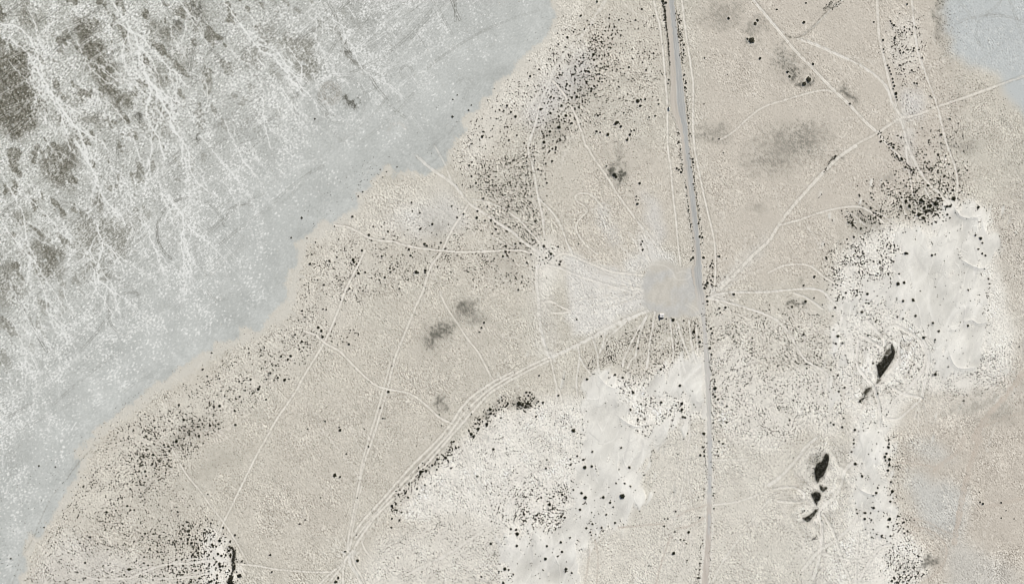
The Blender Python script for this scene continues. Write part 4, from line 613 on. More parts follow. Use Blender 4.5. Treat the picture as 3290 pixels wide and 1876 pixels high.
rng = np.random.default_rng(5)
def scatter(s, n, r0, r1, code='O', sk=1.6, key=None):
    p = np.array(P(code + ':' + s), float)
    w, m = poly(p, 14)
    m = m * ss(-2.0, 1.5, (field(key, 80, .5)[w] if key else W1[w]))
    m = m * (1 - np.clip(PMASK[w] * 1.1, 0, 1)) * (1 - ROAD[w]) * (1 - LOT[w]) * (1 - .985 * DUNE[w]) * (1 - TM[w]) * (1 - .97 * RIM[w]) * (1 - .96 * LAKE[w])
    c = np.cumsum(m.ravel().astype(np.float64))
    if c[-1] <= 0: return
    i = np.searchsorted(c, rng.random(n) * c[-1]); i = np.clip(i, 0, m.size - 1)
    j, i = np.unravel_index(i, m.shape)
    x = X0 + STEP * (i + w[1].start + rng.uniform(-.5, .5, n)); y = Y0 + STEP * (j + w[0].start + rng.uniform(-.5, .5, n))
    r = r0 + (r1 * 1.15 - r0) * rng.random(n) ** (sk + .7)
    small.append(np.stack([x, y, r], 1))
small = []
S = scatter
S('738,625 900,600 1100,560 1330,560 1400,620 1330,720 1130,720 1060,700 760,790 718,775', 2200, .22, .62, key=101)
S('1380,60 1650,40 1650,250 1560,300 1400,340 1330,560 1170,500 1130,400 1180,290 1300,180', 2400, .22, .62, key=102)
S('1400,130 1480,60 1560,80 1520,200 1480,260 1400,360 1340,380 1350,300', 420, .4, .85, key=103)
S('1190,430 1330,360 1350,560 1320,620 1240,540', 1000, .26, .7, key=104)
S('1640,60 1400,400 1330,560 1560,560 1640,300', 900, .18, .45, key=105)
S('718,790 880,830 700,960 560,1050 420,1200 530,1300 520,1500 40,1500 180,1200 300,1060 600,880', 6800, .2, .6, key=106)
S('300,1090 500,1030 545,1060 420,1180 330,1225', 620, .28, .8, key=107)
S('390,1330 520,1290 520,1456 400,1456', 380, .3, .8, key=108)
S('880,830 1060,700 1200,750 1330,860 1150,1020 900,1300 560,1300 500,1150', 2800, .15, .42, key=109)
S('980,1270 1045,1190 1150,1100 1300,1020 1440,1000 1450,1150 1400,1220 1200,1235 1050,1305', 2500, .18, .48, key=110)
S('950,1340 1050,1300 1250,1240 1255,1500 890,1500', 2900, .2, .45, key=111)
S('1400,1210 1500,1250 1470,1345 1300,1330 1200,1230', 900, .28, .7, key=112)
S('1560,965 1640,955 1740,1000 1730,1050 1600,1095', 280, .3, .75, key=113)
S('1450,930 1480,860 1600,800 1745,800 1752,880 1650,930 1560,945', 1300, .22, .6, key=114)
S('1768,780 1900,770 2060,780 2075,900 2100,1010 1990,1090 1780,1090', 3500, .24, .58, key=115)
S('1775,1090 2000,1090 1960,1200 2100,1500 1775,1500', 3000, .16, .36, key=116)
S('1620,1080 1750,1060 1755,1500 1440,1500 1560,1320 1620,1250', 2300, .16, .36, key=117)
S('1764,640 1786,640 1790,730 1764,740', 120, .3, .75, key=None)
S('2060,690 2090,600 2200,560 2240,640 2260,720 2150,760 2070,770', 1050, .26, .7, key=118)
S('2110,540 2200,450 2310,400 2405,440 2400,500 2330,545 2240,550 2150,565', 950, .26, .8, key=119)
S('2200,380 2280,330 2370,310 2420,380 2400,470 2300,470', 560, .25, .65, key=120)
S('2210,50 2290,40 2305,150 2250,190 2215,130', 420, .25, .65, key=121)
S('2240,190 2330,190 2330,280 2250,290', 120, .25, .6)
S('2450,520 2620,400 2620,700 2490,700 2480,600', 950, .26, .42, key=122)
S('2395,170 2500,230 2553,330 2600,500 2420,370 2350,330', 1500, .2, .38, key=123)
S('2325,-20 2360,-20 2385,150 2400,260 2350,250', 500, .2, .42, key=124)
S('2100,800 2190,770 2290,800 2310,900 2265,975 2200,1010 2150,1020 2100,960', 1300, .24, .55, key=125)
S('2440,890 2530,860 2525,955 2400,990 2280,990 2300,930', 1100, .22, .45, key=126)
S('2000,1100 2120,1100 2110,1300 2200,1500 1985,1500', 2400, .18, .42, key=127)
S('2210,1070 2240,1080 2235,1250 2300,1400 2250,1456 2210,1420 2220,1300', 520, .28, .65, key=128)
S('2215,1385 2310,1410 2300,1470 2200,1470', 320, .28, .7, key=129)
S('520,1300 590,1360 592,1480 440,1500 440,1340', 600, .3, .95)
S('2230,1000 2600,960 2600,1500 2310,1500 2230,1200', 620, .16, .34, key=130)
S('1740,0 2200,0 2200,400 2050,560 1760,560', 700, .14, .32, key=131)
S('1400,620 1720,620 1720,400 1560,300', 420, .14, .32, key=132)
# ragged fringe of little bushes where the bare sand thins out
fr = (4 * DUNE * (1 - DUNE)) ** 1.5 * (1 - ROAD) * (1 - np.clip(PMASK, 0, 1)) * ss(-1.2, 1, W3)
c_ = np.cumsum(fr.ravel().astype(np.float64)); i_ = np.searchsorted(c_, rng.random(1500) * c_[-1]); j_, i_ = np.unravel_index(np.clip(i_, 0, fr.size - 1), fr.shape)
small.append(np.stack([X0 + STEP * (i_ + rng.random(1500)), Y0 + STEP * (j_ + rng.random(1500)), .22 + .5 * rng.random(1500) ** 2], 1))
# scattered bushes standing out on the lake margin, on the rim and on the bare sand
def loose(s, n, r0, r1):
    p = np.array(OP(s)); w, m = poly(p, 6, .3); c = np.cumsum((m * (1 - ROAD[w]) * (1 - LOT[w])).ravel().astype(np.float64))
    j, i = np.unravel_index(np.clip(np.searchsorted(c, rng.random(n) * c[-1]), 0, m.size - 1), m.shape)
    small.append(np.stack([X0 + STEP * (i + w[1].start + rng.random(n)), Y0 + STEP * (j + w[0].start + rng.random(n)), r0 + (r1 - r0) * rng.random(n) ** 1.5], 1))
loose('-40,1250 200,1100 300,1000 330,1010 190,1180 100,1320 50,1440 -40,1456', 210, .2, .5)
loose('300,1000 640,810 655,800 640,830 420,950 200,1110', 90, .2, .42)
loose('700,560 760,510 900,380 1000,400 930,450 860,530 760,590', 60, .2, .5)
loose('1000,380 1120,200 1180,240 1130,340 1060,430', 24, .2, .5)
loose('880,410 960,400 940,470 880,500', 45, .22, .5); loose('1310,115 1380,60 1385,20 1340,60', 14, .2, .4)
loose('1500,960 1740,960 1740,1060 1500,1060', 60, .3, .6); loose('1420,1180 1590,1180 1590,1330 1430,1340', 60, .3, .6); loose('1240,1330 1430,1310 1430,1456 1260,1456', 50, .3, .6)
loose('2120,690 2240,690 2240,780 2120,790', 90, .3, .7); loose('2340,540 2450,540 2490,700 2450,800 2400,900 2300,900', 110, .25, .6); loose('2170,1050 2230,1050 2250,1400 2150,1380', 80, .3, .7); loose('2070,780 2110,780 2110,1040 2080,1040', 60, .3, .6)
def along(s, n, r0, r1, spread):
    p = smooth(P(s)); i = rng.integers(0, len(p), n)
    small.append(np.stack([p[i, 0] + rng.normal(0, spread, n), p[i, 1] + rng.normal(0, spread * 1.5, n), r0 + (r1 - r0) * rng.random(n) ** 1.4], 1))
along('20:1500,0 1522,120 1535,250 1552,400 1566,560 1574,650', 130, .35, .75, 1.1); along('20:1502,0 1520,120 1528,200', 40, .5, .95, 1.6)
along('20:1630,120 1655,320 1680,480 1695,640 1715,780 1728,900 1745,1100 1765,1300|21:1770,40 1800,200 1822,420 1850,600 1872,780 1895,950 1900,1080', 330, .25, .65, 2.6)
along('20:1660,150 1690,420 1700,560', 60, .35, .75, 3); along('21:1672,30 1700,250 1735,420 1752,620 1775,760 1795,950 1800,1100', 120, .25, .6, 2)
along('20:1655,1330 1660,1420', 22, .4, .8, 2); along('22:1915,100 1935,300 1960,520 1990,760 2005,1000 2010,1300|23:2005,250 2010,600', 190, .25, .65, 5); along('23:1925,60 1930,400 1920,560', 60, .25, .6, 3.5); along('23:1890,1000 1870,1300 1850,1456', 70, .3, .6, 3.5); along('23:2000,800 1990,1100 1965,1400', 70, .2, .45, 4)
along('30:1100,1330 1150,1390 1200,1430|31:1200,20 1280,110 1350,160 1400,230 1460,280', 120, .3, .75, 4); along('31:660,110 600,180 560,260', 40, .3, .6, 1.6); along('30:560,90 600,40 640,0', 30, .3, .6, 2); along('30:640,90 700,40 750,0', 30, .3, .6, 2)
along('31:1350,470 1500,590 1650,640 1780,560', 150, .35, .95, 14); along('31:1480,540 1640,620 1560,700 1500,650', 70, .4, 1.0, 10); along('31:800,680 840,760 850,800', 50, .35, .8, 4); along('31:880,690 1000,720 1130,700', 90, .3, .7, 6)
along('13:1960,60 1900,180 1780,240 1650,340 1450,560 1370,680', 170, .35, .85, 7); along('12:2554,1080 2340,1200 2150,1420', 170, .35, .9, 10); along('22:60,1110 140,1130 200,1090', 110, .35, .9, 8)
along('32:480,1456 520,1430', 2, .3, .5, 3); along('33:440,300 470,200 520,120', 90, .25, .55, 9); along('32:1200,480 1150,560 1100,660 1070,740', 60, .25, .55, 7); along('03:2290,1400 2320,1450', 40, .4, .9, 5)
along('20:310,1400 350,1330 460,1220 540,1150 640,980 760,840 860,740 830,560 900,420 1000,260', 150, .35, .8, 14)

KEEP = 300
big = shr[:KEEP]
small.append(np.array(shr[KEEP:]) * np.array((1, 1, 1.12)))
small = np.vstack(small)
# lighter wind-blown sand mounds round the bigger bushes
for x, y, r in shr:
    R = r / U
    w = win(np.array([(x - 3 * R, y - 3 * R), (x + 3 * R, y + 3 * R)]), 4)
    d = np.hypot(GX[w] - x, GY[w] - y) / R
    HGT[w] += .16 * r * np.exp(-(d / 1.7) ** 2)
    put(w, .30 * np.exp(-((d - 1.35) / .55) ** 2) * land[w], (229, 224, 213))

# ------------------------------------------------------------------ materials
def mat(name, rough=.95):
    m = bpy.data.materials.new(name); m.use_nodes = True
    nt = m.node_tree; b = nt.nodes['Principled BSDF']
    b.inputs['Roughness'].default_value = rough; b.inputs['Specular IOR Level'].default_value = .12
    return m, nt, b
def ground_mat(name, scale, amp, rough=.95):
    m, nt, b = mat(name, rough)
    at = nt.nodes.new('ShaderNodeAttribute'); at.attribute_name = 'soil'
    tc = nt.nodes.new('ShaderNodeTexCoord')
    n = nt.nodes.new('ShaderNodeTexNoise'); n.inputs['Scale'].default_value = scale; n.inputs['Detail'].default_value = 4; n.inputs['Roughness'].default_value = .7
    nt.links.new(tc.outputs['Object'], n.inputs['Vector'])
    mr = nt.nodes.new('ShaderNodeMapRange'); mr.inputs['From Min'].default_value = .25; mr.inputs['From Max'].default_value = .75
    mr.inputs['To Min'].default_value = 1 - amp; mr.inputs['To Max'].default_value = 1 + amp
    nt.links.new(n.outputs['Fac'], mr.inputs['Value'])
    mx = nt.nodes.new('ShaderNodeMix'); mx.data_type = 'RGBA'; mx.blend_type = 'MULTIPLY'; mx.inputs[0].default_value = 1
    nt.links.new(at.outputs['Color'], mx.inputs[6]); nt.links.new(mr.outputs['Result'], mx.inputs[7])
    nt.links.new(mx.outputs[2], b.inputs['Base Color'])
    return m
GM = {'ground': ground_mat('desert_soil', 1.1, .10), 'dry_lake': ground_mat('salt_crust', 1.3, .07, .9), 'dune_terrain': ground_mat('dune_sand', .8, .025), 'road': ground_mat('worn_asphalt', 1.5, .05, .85),
      'parking_ground': ground_mat('gravel', 1.6, .05), 'dirt_path': ground_mat('loose_sand', 1.2, .06)}
def plain(name, rgb, rough=.9, var=.35, scale=3.0):
    m, nt, b = mat(name, rough)
    tc = nt.nodes.new('ShaderNodeTexCoord'); oi = nt.nodes.new('ShaderNodeObjectInfo')
    n = nt.nodes.new('ShaderNodeTexNoise'); n.inputs['Scale'].default_value = scale; n.inputs['Detail'].default_value = 3
    nt.links.new(tc.outputs['Object'], n.inputs['Vector'])
    cr = nt.nodes.new('ShaderNodeValToRGB'); e = cr.color_ramp.elements
    e[0].position = .3; e[1].position = .7
    e[0].color = (*[v * (1 - var) for v in rgb], 1); e[1].color = (*[v * (1 + var) for v in rgb], 1)
    nt.links.new(n.outputs['Fac'], cr.inputs['Fac'])
    mx = nt.nodes.new('ShaderNodeMix'); mx.data_type = 'RGBA'; mx.blend_type = 'MULTIPLY'; mx.inputs[0].default_value = 1
    c2 = nt.nodes.new('ShaderNodeValToRGB'); c2.color_ramp.elements[0].color = (.75, .78, .75, 1); c2.color_ramp.elements[1].color = (1.35, 1.25, 1.1, 1)
    nt.links.new(oi.outputs['Random'], c2.inputs['Fac']); nt.links.new(cr.outputs['Color'], mx.inputs[6]); nt.links.new(c2.outputs['Color'], mx.inputs[7])
    nt.links.new(mx.outputs[2], b.inputs['Base Color'])
    return m
M_LEAF = plain('dark_foliage', (.036, .036, .024), .9, .5)
M_OLIVE = plain('olive_foliage', (.062, .060, .042), .9, .4)
M_SCRUB = plain('low_scrub_foliage', (.050, .047, .036), .95, .45, .12)
M_THICK = plain('thicket_foliage', (.022, .021, .014), .9, .6, .5)
M_ROOF = plain('pale_metal_roof', (.50, .51, .53), .6, .05, 2)
M_WALL = plain('tan_block_wall', (.36, .33, .29), .9, .12, 4)
M_DARK = plain('dark_timber_and_shade', (.03, .028, .025), .85, .2, 4)
M_WHITE = plain('white_paint', (.72, .72, .70), .6, .05, 3)

# ------------------------------------------------------------------ build the ground sheet, cut along its borders into plain, lake, dunes, road and paths
cx = np.unique(np.concatenate([np.arange(0, 126, 6), np.arange(126, NX - 126), np.arange(NX - 126, NX, 6), [NX - 1]]))
cy = np.unique(np.concatenate([np.arange(0, 108, 6), np.arange(108, NY - 108), np.arange(NY - 108, NY, 6), [NY - 1]]))
vx = WX(xs[cx]); vy = WY(ys[cy])
H = HGT[np.ix_(cy, cx)].copy(); C = lin(COL)[np.ix_(cy, cx)] / K; L = LAB[np.ix_(cy, cx)]
pad = 4
vx = np.concatenate([[-9000, -2600, -1100, -700], vx, [700, 1100, 2600, 9000]]); vy = np.concatenate([[9000, 2600, 900, 480], vy, [-480, -900, -2600, -9000]])
H = np.pad(H, pad); C = np.pad(C, ((pad, pad), (pad, pad), (0, 0)), mode='edge'); L = np.pad(L, pad)
far_c = lin((203, 195, 184)) / K
C[:2] = far_c; C[-2:] = far_c; C[:, :2] = far_c; C[:, -2:] = far_c
ny, nx = H.shape
VX, VY = np.meshgrid(vx, vy)
V = np.stack([VX, VY, H], -1).reshape(-1, 3).astype(np.float32)
CA = np.concatenate([C.reshape(-1, 3), np.ones((ny * nx, 1), np.float32)], 1).astype(np.float32)
ii = np.arange(ny * nx, dtype=np.int32).reshape(ny, nx)
Q = np.stack([ii[:-1, :-1], ii[1:, :-1], ii[1:, 1:], ii[:-1, 1:]], -1).reshape(-1, 4)
FL = L[:-1, :-1].reshape(-1)
def fast_mesh(name, verts, faces, cols=None):
    me = bpy.data.meshes.new(name); n = faces.shape[1]
    me.vertices.add(len(verts)); me.vertices.foreach_set('co', np.ascontiguousarray(verts, np.float32).ravel())
    me.loops.add(faces.size); me.loops.foreach_set('vertex_index', np.ascontiguousarray(faces, np.int32).ravel())
    me.polygons.add(len(faces)); me.polygons.foreach_set('loop_start', np.arange(0, faces.size, n, dtype=np.int32))
    me.polygons.foreach_set('loop_total', np.full(len(faces), n, np.int32))
    if cols is not None:
        a = me.attributes.new('soil', 'FLOAT_COLOR', 'POINT'); a.data.foreach_set('color', np.ascontiguousarray(cols, np.float32).ravel())
    me.update(calc_edges=True); me.shade_flat()
    return me
COLL = bpy.context.scene.collection
def link(name, me, m=None, parent=None):
    o = bpy.data.objects.new(name, me); COLL.objects.link(o)
    if m is not None and not me.materials: me.materials.append(m)
    if parent: o.parent = parent
    return o
for k, (name, label) in LABELS.items():
    f = Q[FL == k]
    if len(f) == 0: continue
    used = np.zeros(ny * nx, bool); used[f.ravel()] = True
    remap = np.cumsum(used, dtype=np.int32) - 1
    o = link(name, fast_mesh(name, V[used], remap[f], CA[used]), GM[name])
    o['kind'] = 'structure'; o['label'] = label
    o['category'] = {'ground': 'ground', 'dry_lake': 'dry lake', 'dune_terrain': 'dune', 'road': 'road', 'parking_ground': 'parking ground', 'dirt_path': 'path'}[name]
    if name == 'dirt_path': o['group'] = 'dirt paths crossing the plain'

def z_at(x, y):
    return HGT[np.clip(np.round((np.asarray(y) - Y0) / STEP).astype(int), 0, NY - 1), np.clip(np.round((np.asarray(x) - X0) / STEP).astype(int), 0, NX - 1)]

# ------------------------------------------------------------------ foliage
def clumps(rng, cen, size):
    """leaf sprays: one bent four-sided leaf patch at each centre"""
    n = len(cen)
    a = rng.normal(0, 1, (n, 3)); a /= np.linalg.norm(a, axis=1)[:, None]; a[:, 2] *= .55
    b = np.cross(a, rng.normal(0, 1, (n, 3))); b /= np.linalg.norm(b, axis=1)[:, None] + 1e-6
    s = size[:, None] if np.ndim(size) else size
    p = np.stack([cen - a * s, cen + b * s * .7, cen + a * s + np.array((0, 0, .12)) * s, cen - b * s * .7], 1)
    return p.reshape(-1, 3), np.arange(4 * n, dtype=np.int32).reshape(-1, 4)
def shrub_mesh(seed):
    rng = np.random.default_rng(seed)
    lob = rng.uniform(0, 2 * np.pi, 5); la = rng.uniform(.05, .2, 5)
    n = 260
    th = rng.uniform(0, 2 * np.pi, n); q = np.sqrt(rng.random(n))
    R = 1 + sum(a * np.cos((k + 2) * (th - t)) for k, (t, a) in enumerate(zip(lob, la))) * .6
    r = q * R * .92
    z = np.sqrt(np.maximum(0, 1 - (q * .95) ** 2)) * rng.uniform(.25, .8, n)
    v, f = clumps(rng, np.stack([r * np.cos(th), r * np.sin(th), z + .05], 1), rng.uniform(.13, .26, n))
    # stems
    sv, sf = [], []
    for k in range(9):
        t = rng.uniform(0, 2 * np.pi); e = np.array((math.cos(t) * .7, math.sin(t) * .7, .55)); s = np.array((math.sin(t), -math.cos(t), 0)) * .03
        sv += [-s, s, e + s * .4, e - s * .4]; sf.append([len(v) + 4 * k + i for i in range(4)])
    return fast_mesh('shrub', np.vstack([v, np.array(sv)]), np.vstack([f, np.array(sf, np.int32)]))
SM = [shrub_mesh(900 + k) for k in range(10)]
for me in SM[:8]: me.materials.append(M_LEAF)
for me in SM[8:]: me.materials.append(M_OLIVE)
OLIVE = [tl(c, [p])[0] for c, p in (('20', (2387, 405)), ('20', (2422, 238)), ('20', (2345, 390)), ('20', (2470, 585)), ('30', (353, 225)), ('30', (400, 795)), ('30', (355, 838)), ('30', (445, 640)), ('30', (210, 765)), ('32', (235, 148)), ('22', (160, 1030)), ('22', (1205, 1003)), ('32', (930, 200)), ('03', (2310, 1385)))]
LM = [(1650, 787, 'the pale-roofed hut'), (1668, 270, 'the white roadside board'), (1370, 885, 'the western track junction'), (2250, 294, 'the upper right three-way junction'), (2186, 330, 'the upper right track crossing'),
      (880, 1390, 'the bottom track junction'), (2205, 900, 'the largest black thicket'), (2045, 1165, 'the long lower thicket'), (2033, 1240, 'the shield-shaped thicket'), (2010, 1295, 'the wedge-shaped thicket'), (580, 1400, 'the black hedge-like thicket'),
      (1365, 665, 'the small white dune'), (1540, 435, 'the dark round smudge'), (1110, 830, 'the long grey smudge'), (1460, 520, 'the S-shaped loop track'), (2395, 505, 'the north-east dune tip'), (1670, 5, "the road's top end"), (1762, 1445, "the road's bottom end"),
      (1290, 1330, 'the twin bottom sand bushes'), (1390, 765, 'the teardrop loop track'), (1110, 400, "the lake shore's notch"), (738, 640, "the lake shore's corner"), (965, 969, 'the mid-plain track crossing'), (810, 850, 'the lakeside track crossing'),
      (739, 968, 'the three faint tracks meeting'), (1102, 625, 'the lake-notch track crossing'), (1375, 196, 'the star-shaped trail node'), (1690, 1290, 'the roadside clearing'), (2330, 1380, 'the lower right mound'), (1775, 738, 'the trail opposite the parking'),
      (2250, 100, 'the top right bush patch'), (1871, 101, 'the olive scrub knot'), (1308, 1005, 'the black dune-edge bush knot'), (2298, 993, 'the dune-foot trail junction'), (2046, 1370, 'the trail hub below thickets'), (1990, 758, 'the grey stain near the dunes'),
      (1552, 1236, 'the broadest bottom sand shrub'), (2300, 545, 'the black dune-top bushes'), (1410, 310, 'the dense bushes near the lake'), (420, 1110, 'the dense lower left scrub'), (2205, 1200, 'the white dune tongue'), (1180, 1080, 'the braided diagonal track'), (2440, 640, 'the dune east crest'), (2480, 1250, 'the right edge flats'), (1775, 930, 'the sand-banked road stretch')]
LMx = np.array([(a * 1.28868, b * 1.28846) for a, b, _ in LM])
DIRS = ('east', 'north-east', 'north', 'north-west', 'west', 'south-west', 'south', 'south-east')
ORD = ('nearest', 'second-nearest', 'third-nearest', 'fourth-nearest', 'fifth-nearest', 'sixth-nearest', 'seventh-nearest', 'eighth-nearest', 'ninth-nearest', 'tenth-nearest', 'eleventh-nearest', 'twelfth-nearest', 'thirteenth-nearest', 'fourteenth-nearest', 'fifteenth-nearest')
B = np.array([(x, y) for x, y, r in big]); BR = np.array([r for _, _, r in big])
D2 = np.hypot(B[:, None, 0] - LMx[None, :, 0], B[:, None, 1] - LMx[None, :, 1])
near = D2.argmin(1)
buckets = {}
for i in range(len(big)):
    k = near[i]; a = math.degrees(math.atan2(LMx[k, 1] - B[i, 1], B[i, 0] - LMx[k, 0])) % 360
    d = DIRS[int((a + 22.5) // 45) % 8]
    if D2[i, k] < 9: d = 'at'
    buckets.setdefault((k, d), []).append((D2[i, k], i))
def samp(F, x, y): return F[int(np.clip(round((y - Y0) / STEP), 0, NY - 1)), int(np.clip(round((x - X0) / STEP), 0, NX - 1))]
q1, q2 = np.quantile(BR, (.55, .88))
PPd = np.hypot(B[:, None, 0] - B[None, :, 0], B[:, None, 1] - B[None, :, 1]) + 1e6 * np.eye(len(B))
allp = np.array([(x, y) for x, y, r in shr])
rng = np.random.default_rng(12)
for (k, d), lst in buckets.items():
    lst.sort()
    for n, (_, i) in enumerate(lst):
        x, y = B[i]; r = BR[i]
        ol = any(math.hypot(x - a, y - b) < 4 for a, b in OLIVE)
        size = 'large' if r >= q2 else 'medium-sized' if r >= q1 else 'small'
        sub = 'bare sand' if samp(DUNE, x, y) > .5 else 'lake bed' if samp(LAKE, x, y) > .5 else 'sandy ground' if samp(SAND, x, y) > .45 else 'road verge' if -14 < x - float(np.interp(y, ys, RR)) < 14 or -14 < x - float(np.interp(y, ys, RL)) < 4 else 'beige plain'
        nn = PPd[i].min()
        how = 'clumped' if nn < 9 else 'lone' if np.sort(np.hypot(allp[:, 0] - x, allp[:, 1] - y))[1] > 38 else 'round'
        pos = f'{ORD[n]} {d} of {LM[k][2]}' if d != 'at' else f'{ORD[n]} beside {LM[k][2]}'
        o = link('shrub', SM[8 + i % 2] if ol else SM[i % 8])
        o.location = (WX(x), WY(y), float(z_at(x, y)) - .05)
        o.rotation_euler = (0, 0, rng.uniform(0, 6.28)); o.scale = (r, r * rng.uniform(.85, 1.12), r * rng.uniform(.8, 1.1))
        o['label'] = f"{size} {how} {'olive' if ol else 'black'} shrub on {sub}, {pos}"
        o['category'] = 'shrub'; o['group'] = 'dark shrubs scattered over the desert plain'

# the thousands of smaller bushes: one mass
rng = np.random.default_rng(8)
sx, sy, sr = small.T
N = len(sx); bx, by, bz = WX(sx), WY(sy), z_at(sx, sy)
th = rng.uniform(0, 2 * np.pi, N)[:, None] + np.arange(6)[None] * (np.pi / 3) + rng.normal(0, .16, (N, 6))
rr = sr[:, None] * rng.uniform(.72, 1.2, (N, 6))
vr = np.stack([bx[:, None] + rr * np.cos(th), by[:, None] + rr * np.sin(th), bz[:, None] + sr[:, None] * rng.uniform(.02, .4, (N, 6))], -1)
vt = np.stack([bx + sr * rng.normal(0, .2, N), by + sr * rng.normal(0, .2, N), bz + sr * rng.uniform(.65, 1.0, N)], -1)[:, None]
vb = np.concatenate([vr, vt], 1)
a = np.arange(6); tri = np.stack([a, (a + 1) % 6, np.full(6, 6)], 1)
F = (np.arange(N)[:, None, None] * 7 + tri[None]).reshape(-1, 3)
o = link('low_scrub', fast_mesh('low_scrub', vb.reshape(-1, 3), F), M_SCRUB)
o['kind'] = 'stuff'; o['label'] = 'low dark desert scrub dotted thickly over the sandy plain'; o['category'] = 'scrub'
lead = sr > .5
m = int(lead.sum()); q = rng.normal(0, .55, (m, 14, 3)); q[..., 2] = np.abs(q[..., 2]) + .3
cen = np.stack([bx[lead], by[lead], bz[lead]], -1)[:, None] + q * sr[lead][:, None, None] * np.array((1, 1, .6))
v, f = clumps(rng, cen.reshape(-1, 3), np.repeat(sr[lead] * .3, 14))
o = link('scrub_foliage', fast_mesh('scrub_foliage', v, f), M_LEAF)
o['kind'] = 'stuff'; o['label'] = 'dark leaf sprays of the mid-sized desert bushes spread over the plain'; o['category'] = 'scrub'

# thickets
for c, s, d, lb in THICK:
    p = np.array(P(c + ':' + s)); w, mk = poly(p, 0, 0.0)
    jj, i2 = np.nonzero(mk > .5); area = len(jj) * (STEP * U) ** 2
    n = int(area * 30 * d)
    if n < 60: n = 60
    t = rng.integers(0, len(jj), n)
    x = X0 + STEP * (i2[t] + w[1].start + rng.uniform(-.6, .6, n)); y = Y0 + STEP * (jj[t] + w[0].start + rng.uniform(-.6, .6, n))
    hmod = .8 + .35 * np.sin(x * .31 + 1) * np.sin(y * .27) + .25 * np.sin(x * .9) * np.sin(y * .8)
    keep = hmod + rng.normal(0, .3, n) > (.45 if d > .9 else .62); x, y, hmod = x[keep], y[keep], hmod[keep]; n = len(x)
    z = z_at(x, y) + 1.9 * hmod * rng.random(n) ** .6 * (.55 + .45 * d)
    v, f = clumps(rng, np.stack([WX(x), WY(y), z], -1), rng.uniform(.16, .38, n))
    o = link('thicket', fast_mesh('thicket', v, f), M_THICK if d > .7 else M_OLIVE)
    o['label'] = lb; o['category'] = 'thicket'; o['group'] = 'black thickets in the dune hollows'

# ------------------------------------------------------------------ hut and notice board
import bmesh
def prism(bm, poly_, y0, y1, axis='y'):
    """extrude a 2-D outline (a, z) along an axis"""
    f = (lambda a, t, z: (a, t, z)) if axis == 'y' else (lambda a, t, z: (t, a, z))
    v0 = [bm.verts.new(f(a, y0, z)) for a, z in poly_]; v1 = [bm.verts.new(f(a, y1, z)) for a, z in poly_]
    n = len(poly_)
    for i in range(n): bm.faces.new((v0[i], v0[(i + 1) % n], v1[(i + 1) % n], v1[i]))
    bm.faces.new(v0[::-1]); bm.faces.new(v1)
def box(bm, x0, x1, y0, y1, z0, z1): prism(bm, [(x0, z0), (x1, z0), (x1, z1), (x0, z1)], y0, y1)
def part(name, fn, m, parent):
    bm = bmesh.new(); fn(bm); bmesh.ops.recalc_face_normals(bm, faces=bm.faces); me = bpy.data.meshes.new(name); bm.to_mesh(me); bm.free()
    return link(name, me, m, parent)
def root(name, x, y, label, cat):
    o = bpy.data.objects.new(name, None); COLL.objects.link(o); o.location = (WX(x), WY(y), float(z_at(x, y)))
    o['label'] = label; o['category'] = cat; return o
h = root('toilet_hut', 2126.6, 1012.8, "small square hut with pale grey ridged roof at the parking ground's south edge", 'hut')
part('wall', lambda b: box(b, -1.75, 1.75, -1.55, 1.6, -.3, 2.45), M_WALL, h)
def roof(b):
    prism(b, [(-2.05, 2.35), (0.55, 3.15), (2.0, 2.45), (2.0, 2.6), (0.55, 3.32), (-2.05, 2.5)], -2.1, 2.1, 'x')
rf = part('roof', roof, M_ROOF, h)
part('roof_vent', lambda b: (box(b, .7, .95, -.4, -.15, 2.7, 3.9), box(b, .62, 1.03, -.48, -.07, 3.9, 3.97)), M_DARK, rf)
dr = part('door', lambda b: box(b, -.5, .45, -1.61, -1.55, 0, 2.05), M_DARK, h)
part('handle', lambda b: box(b, .3, .36, -1.66, -1.61, .95, 1.1), M_ROOF, dr)
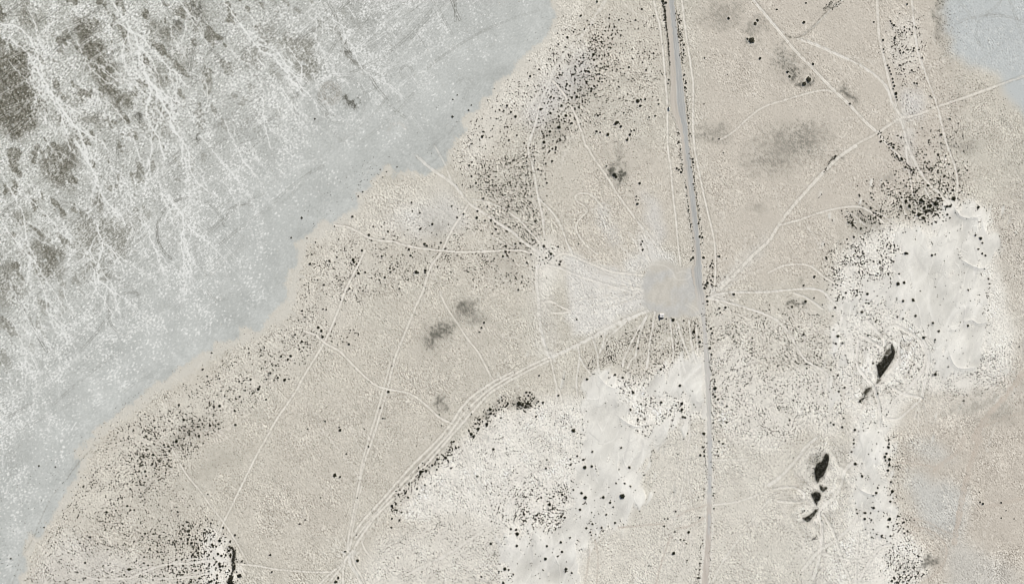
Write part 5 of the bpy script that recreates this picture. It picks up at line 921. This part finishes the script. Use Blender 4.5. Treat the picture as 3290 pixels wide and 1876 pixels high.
def screen_and_shade(b):
    box(b, -2.15, 1.55, -2.72, -2.12, -.3, 2.05); box(b, -2.2, -1.65, -4.6, -2.75, -.3, 1.8)  # south bar: hut shade built as a dark slab; west arm: a wall
part('screen_wall_and_shade', screen_and_shade, M_DARK, h)
n = root('notice_board', 2150.6, 349.4, 'white double notice board with dark posts on the west side of the road bay', 'notice board')
part('panel', lambda b: (box(b, -.55, .75, .22, 1.3, .7, 2.1), box(b, -.55, .75, -1.35, -.25, .7, 2.1)), M_WHITE, n)
for yy in (1.38, -.04, -1.46):
    part('post', lambda b: box(b, -.06, .06, yy - .06, yy + .06, -.3, 2.35), M_DARK, n)
part('shade_slab', lambda b: box(b, -.95, -.57, -1.5, 1.45, .1, 2.0), M_DARK, n)  # dark slab added in place of the shadow on the board's west side

# ------------------------------------------------------------------ camera, sun, sky
sc = bpy.context.scene
cam = bpy.data.cameras.new('camera'); co = bpy.data.objects.new('camera', cam); COLL.objects.link(co)
HT = 2600.0
co.location = (0, 0, HT); cam.sensor_width = 36; cam.lens = 36 * HT / (3290 * U); cam.clip_start = 10; cam.clip_end = 30000
sc.camera = co
sd = Vector((.50, .66, 1.0)).normalized()
el = math.asin(sd.z); az = math.atan2(sd.x, sd.y)
sun = bpy.data.lights.new('sun', 'SUN'); sun.energy = 4.0; sun.angle = math.radians(.5); sun.color = (1, .965, .91)
so = bpy.data.objects.new('sun', sun); COLL.objects.link(so); so.rotation_euler = sd.to_track_quat('Z', 'Y').to_euler(); so.location = (300, 400, 900)
wd = bpy.data.worlds.new('World'); sc.world = wd; wd.use_nodes = True
nt = wd.node_tree; bg = nt.nodes['Background']; sky = nt.nodes.new('ShaderNodeTexSky')
sky.sky_type = 'NISHITA'; sky.sun_disc = False; sky.sun_elevation = el; sky.sun_rotation = az
nt.links.new(sky.outputs['Color'], bg.inputs['Color']); bg.inputs['Strength'].default_value = .09
sc.view_settings.view_transform = 'Standard'; sc.view_settings.look = 'None'; sc.view_settings.gamma = 1; sc.view_settings.exposure = 0
sc.cycles.filter_width = 1.0; sc.cycles.max_bounces = 4; sc.cycles.diffuse_bounces = 2
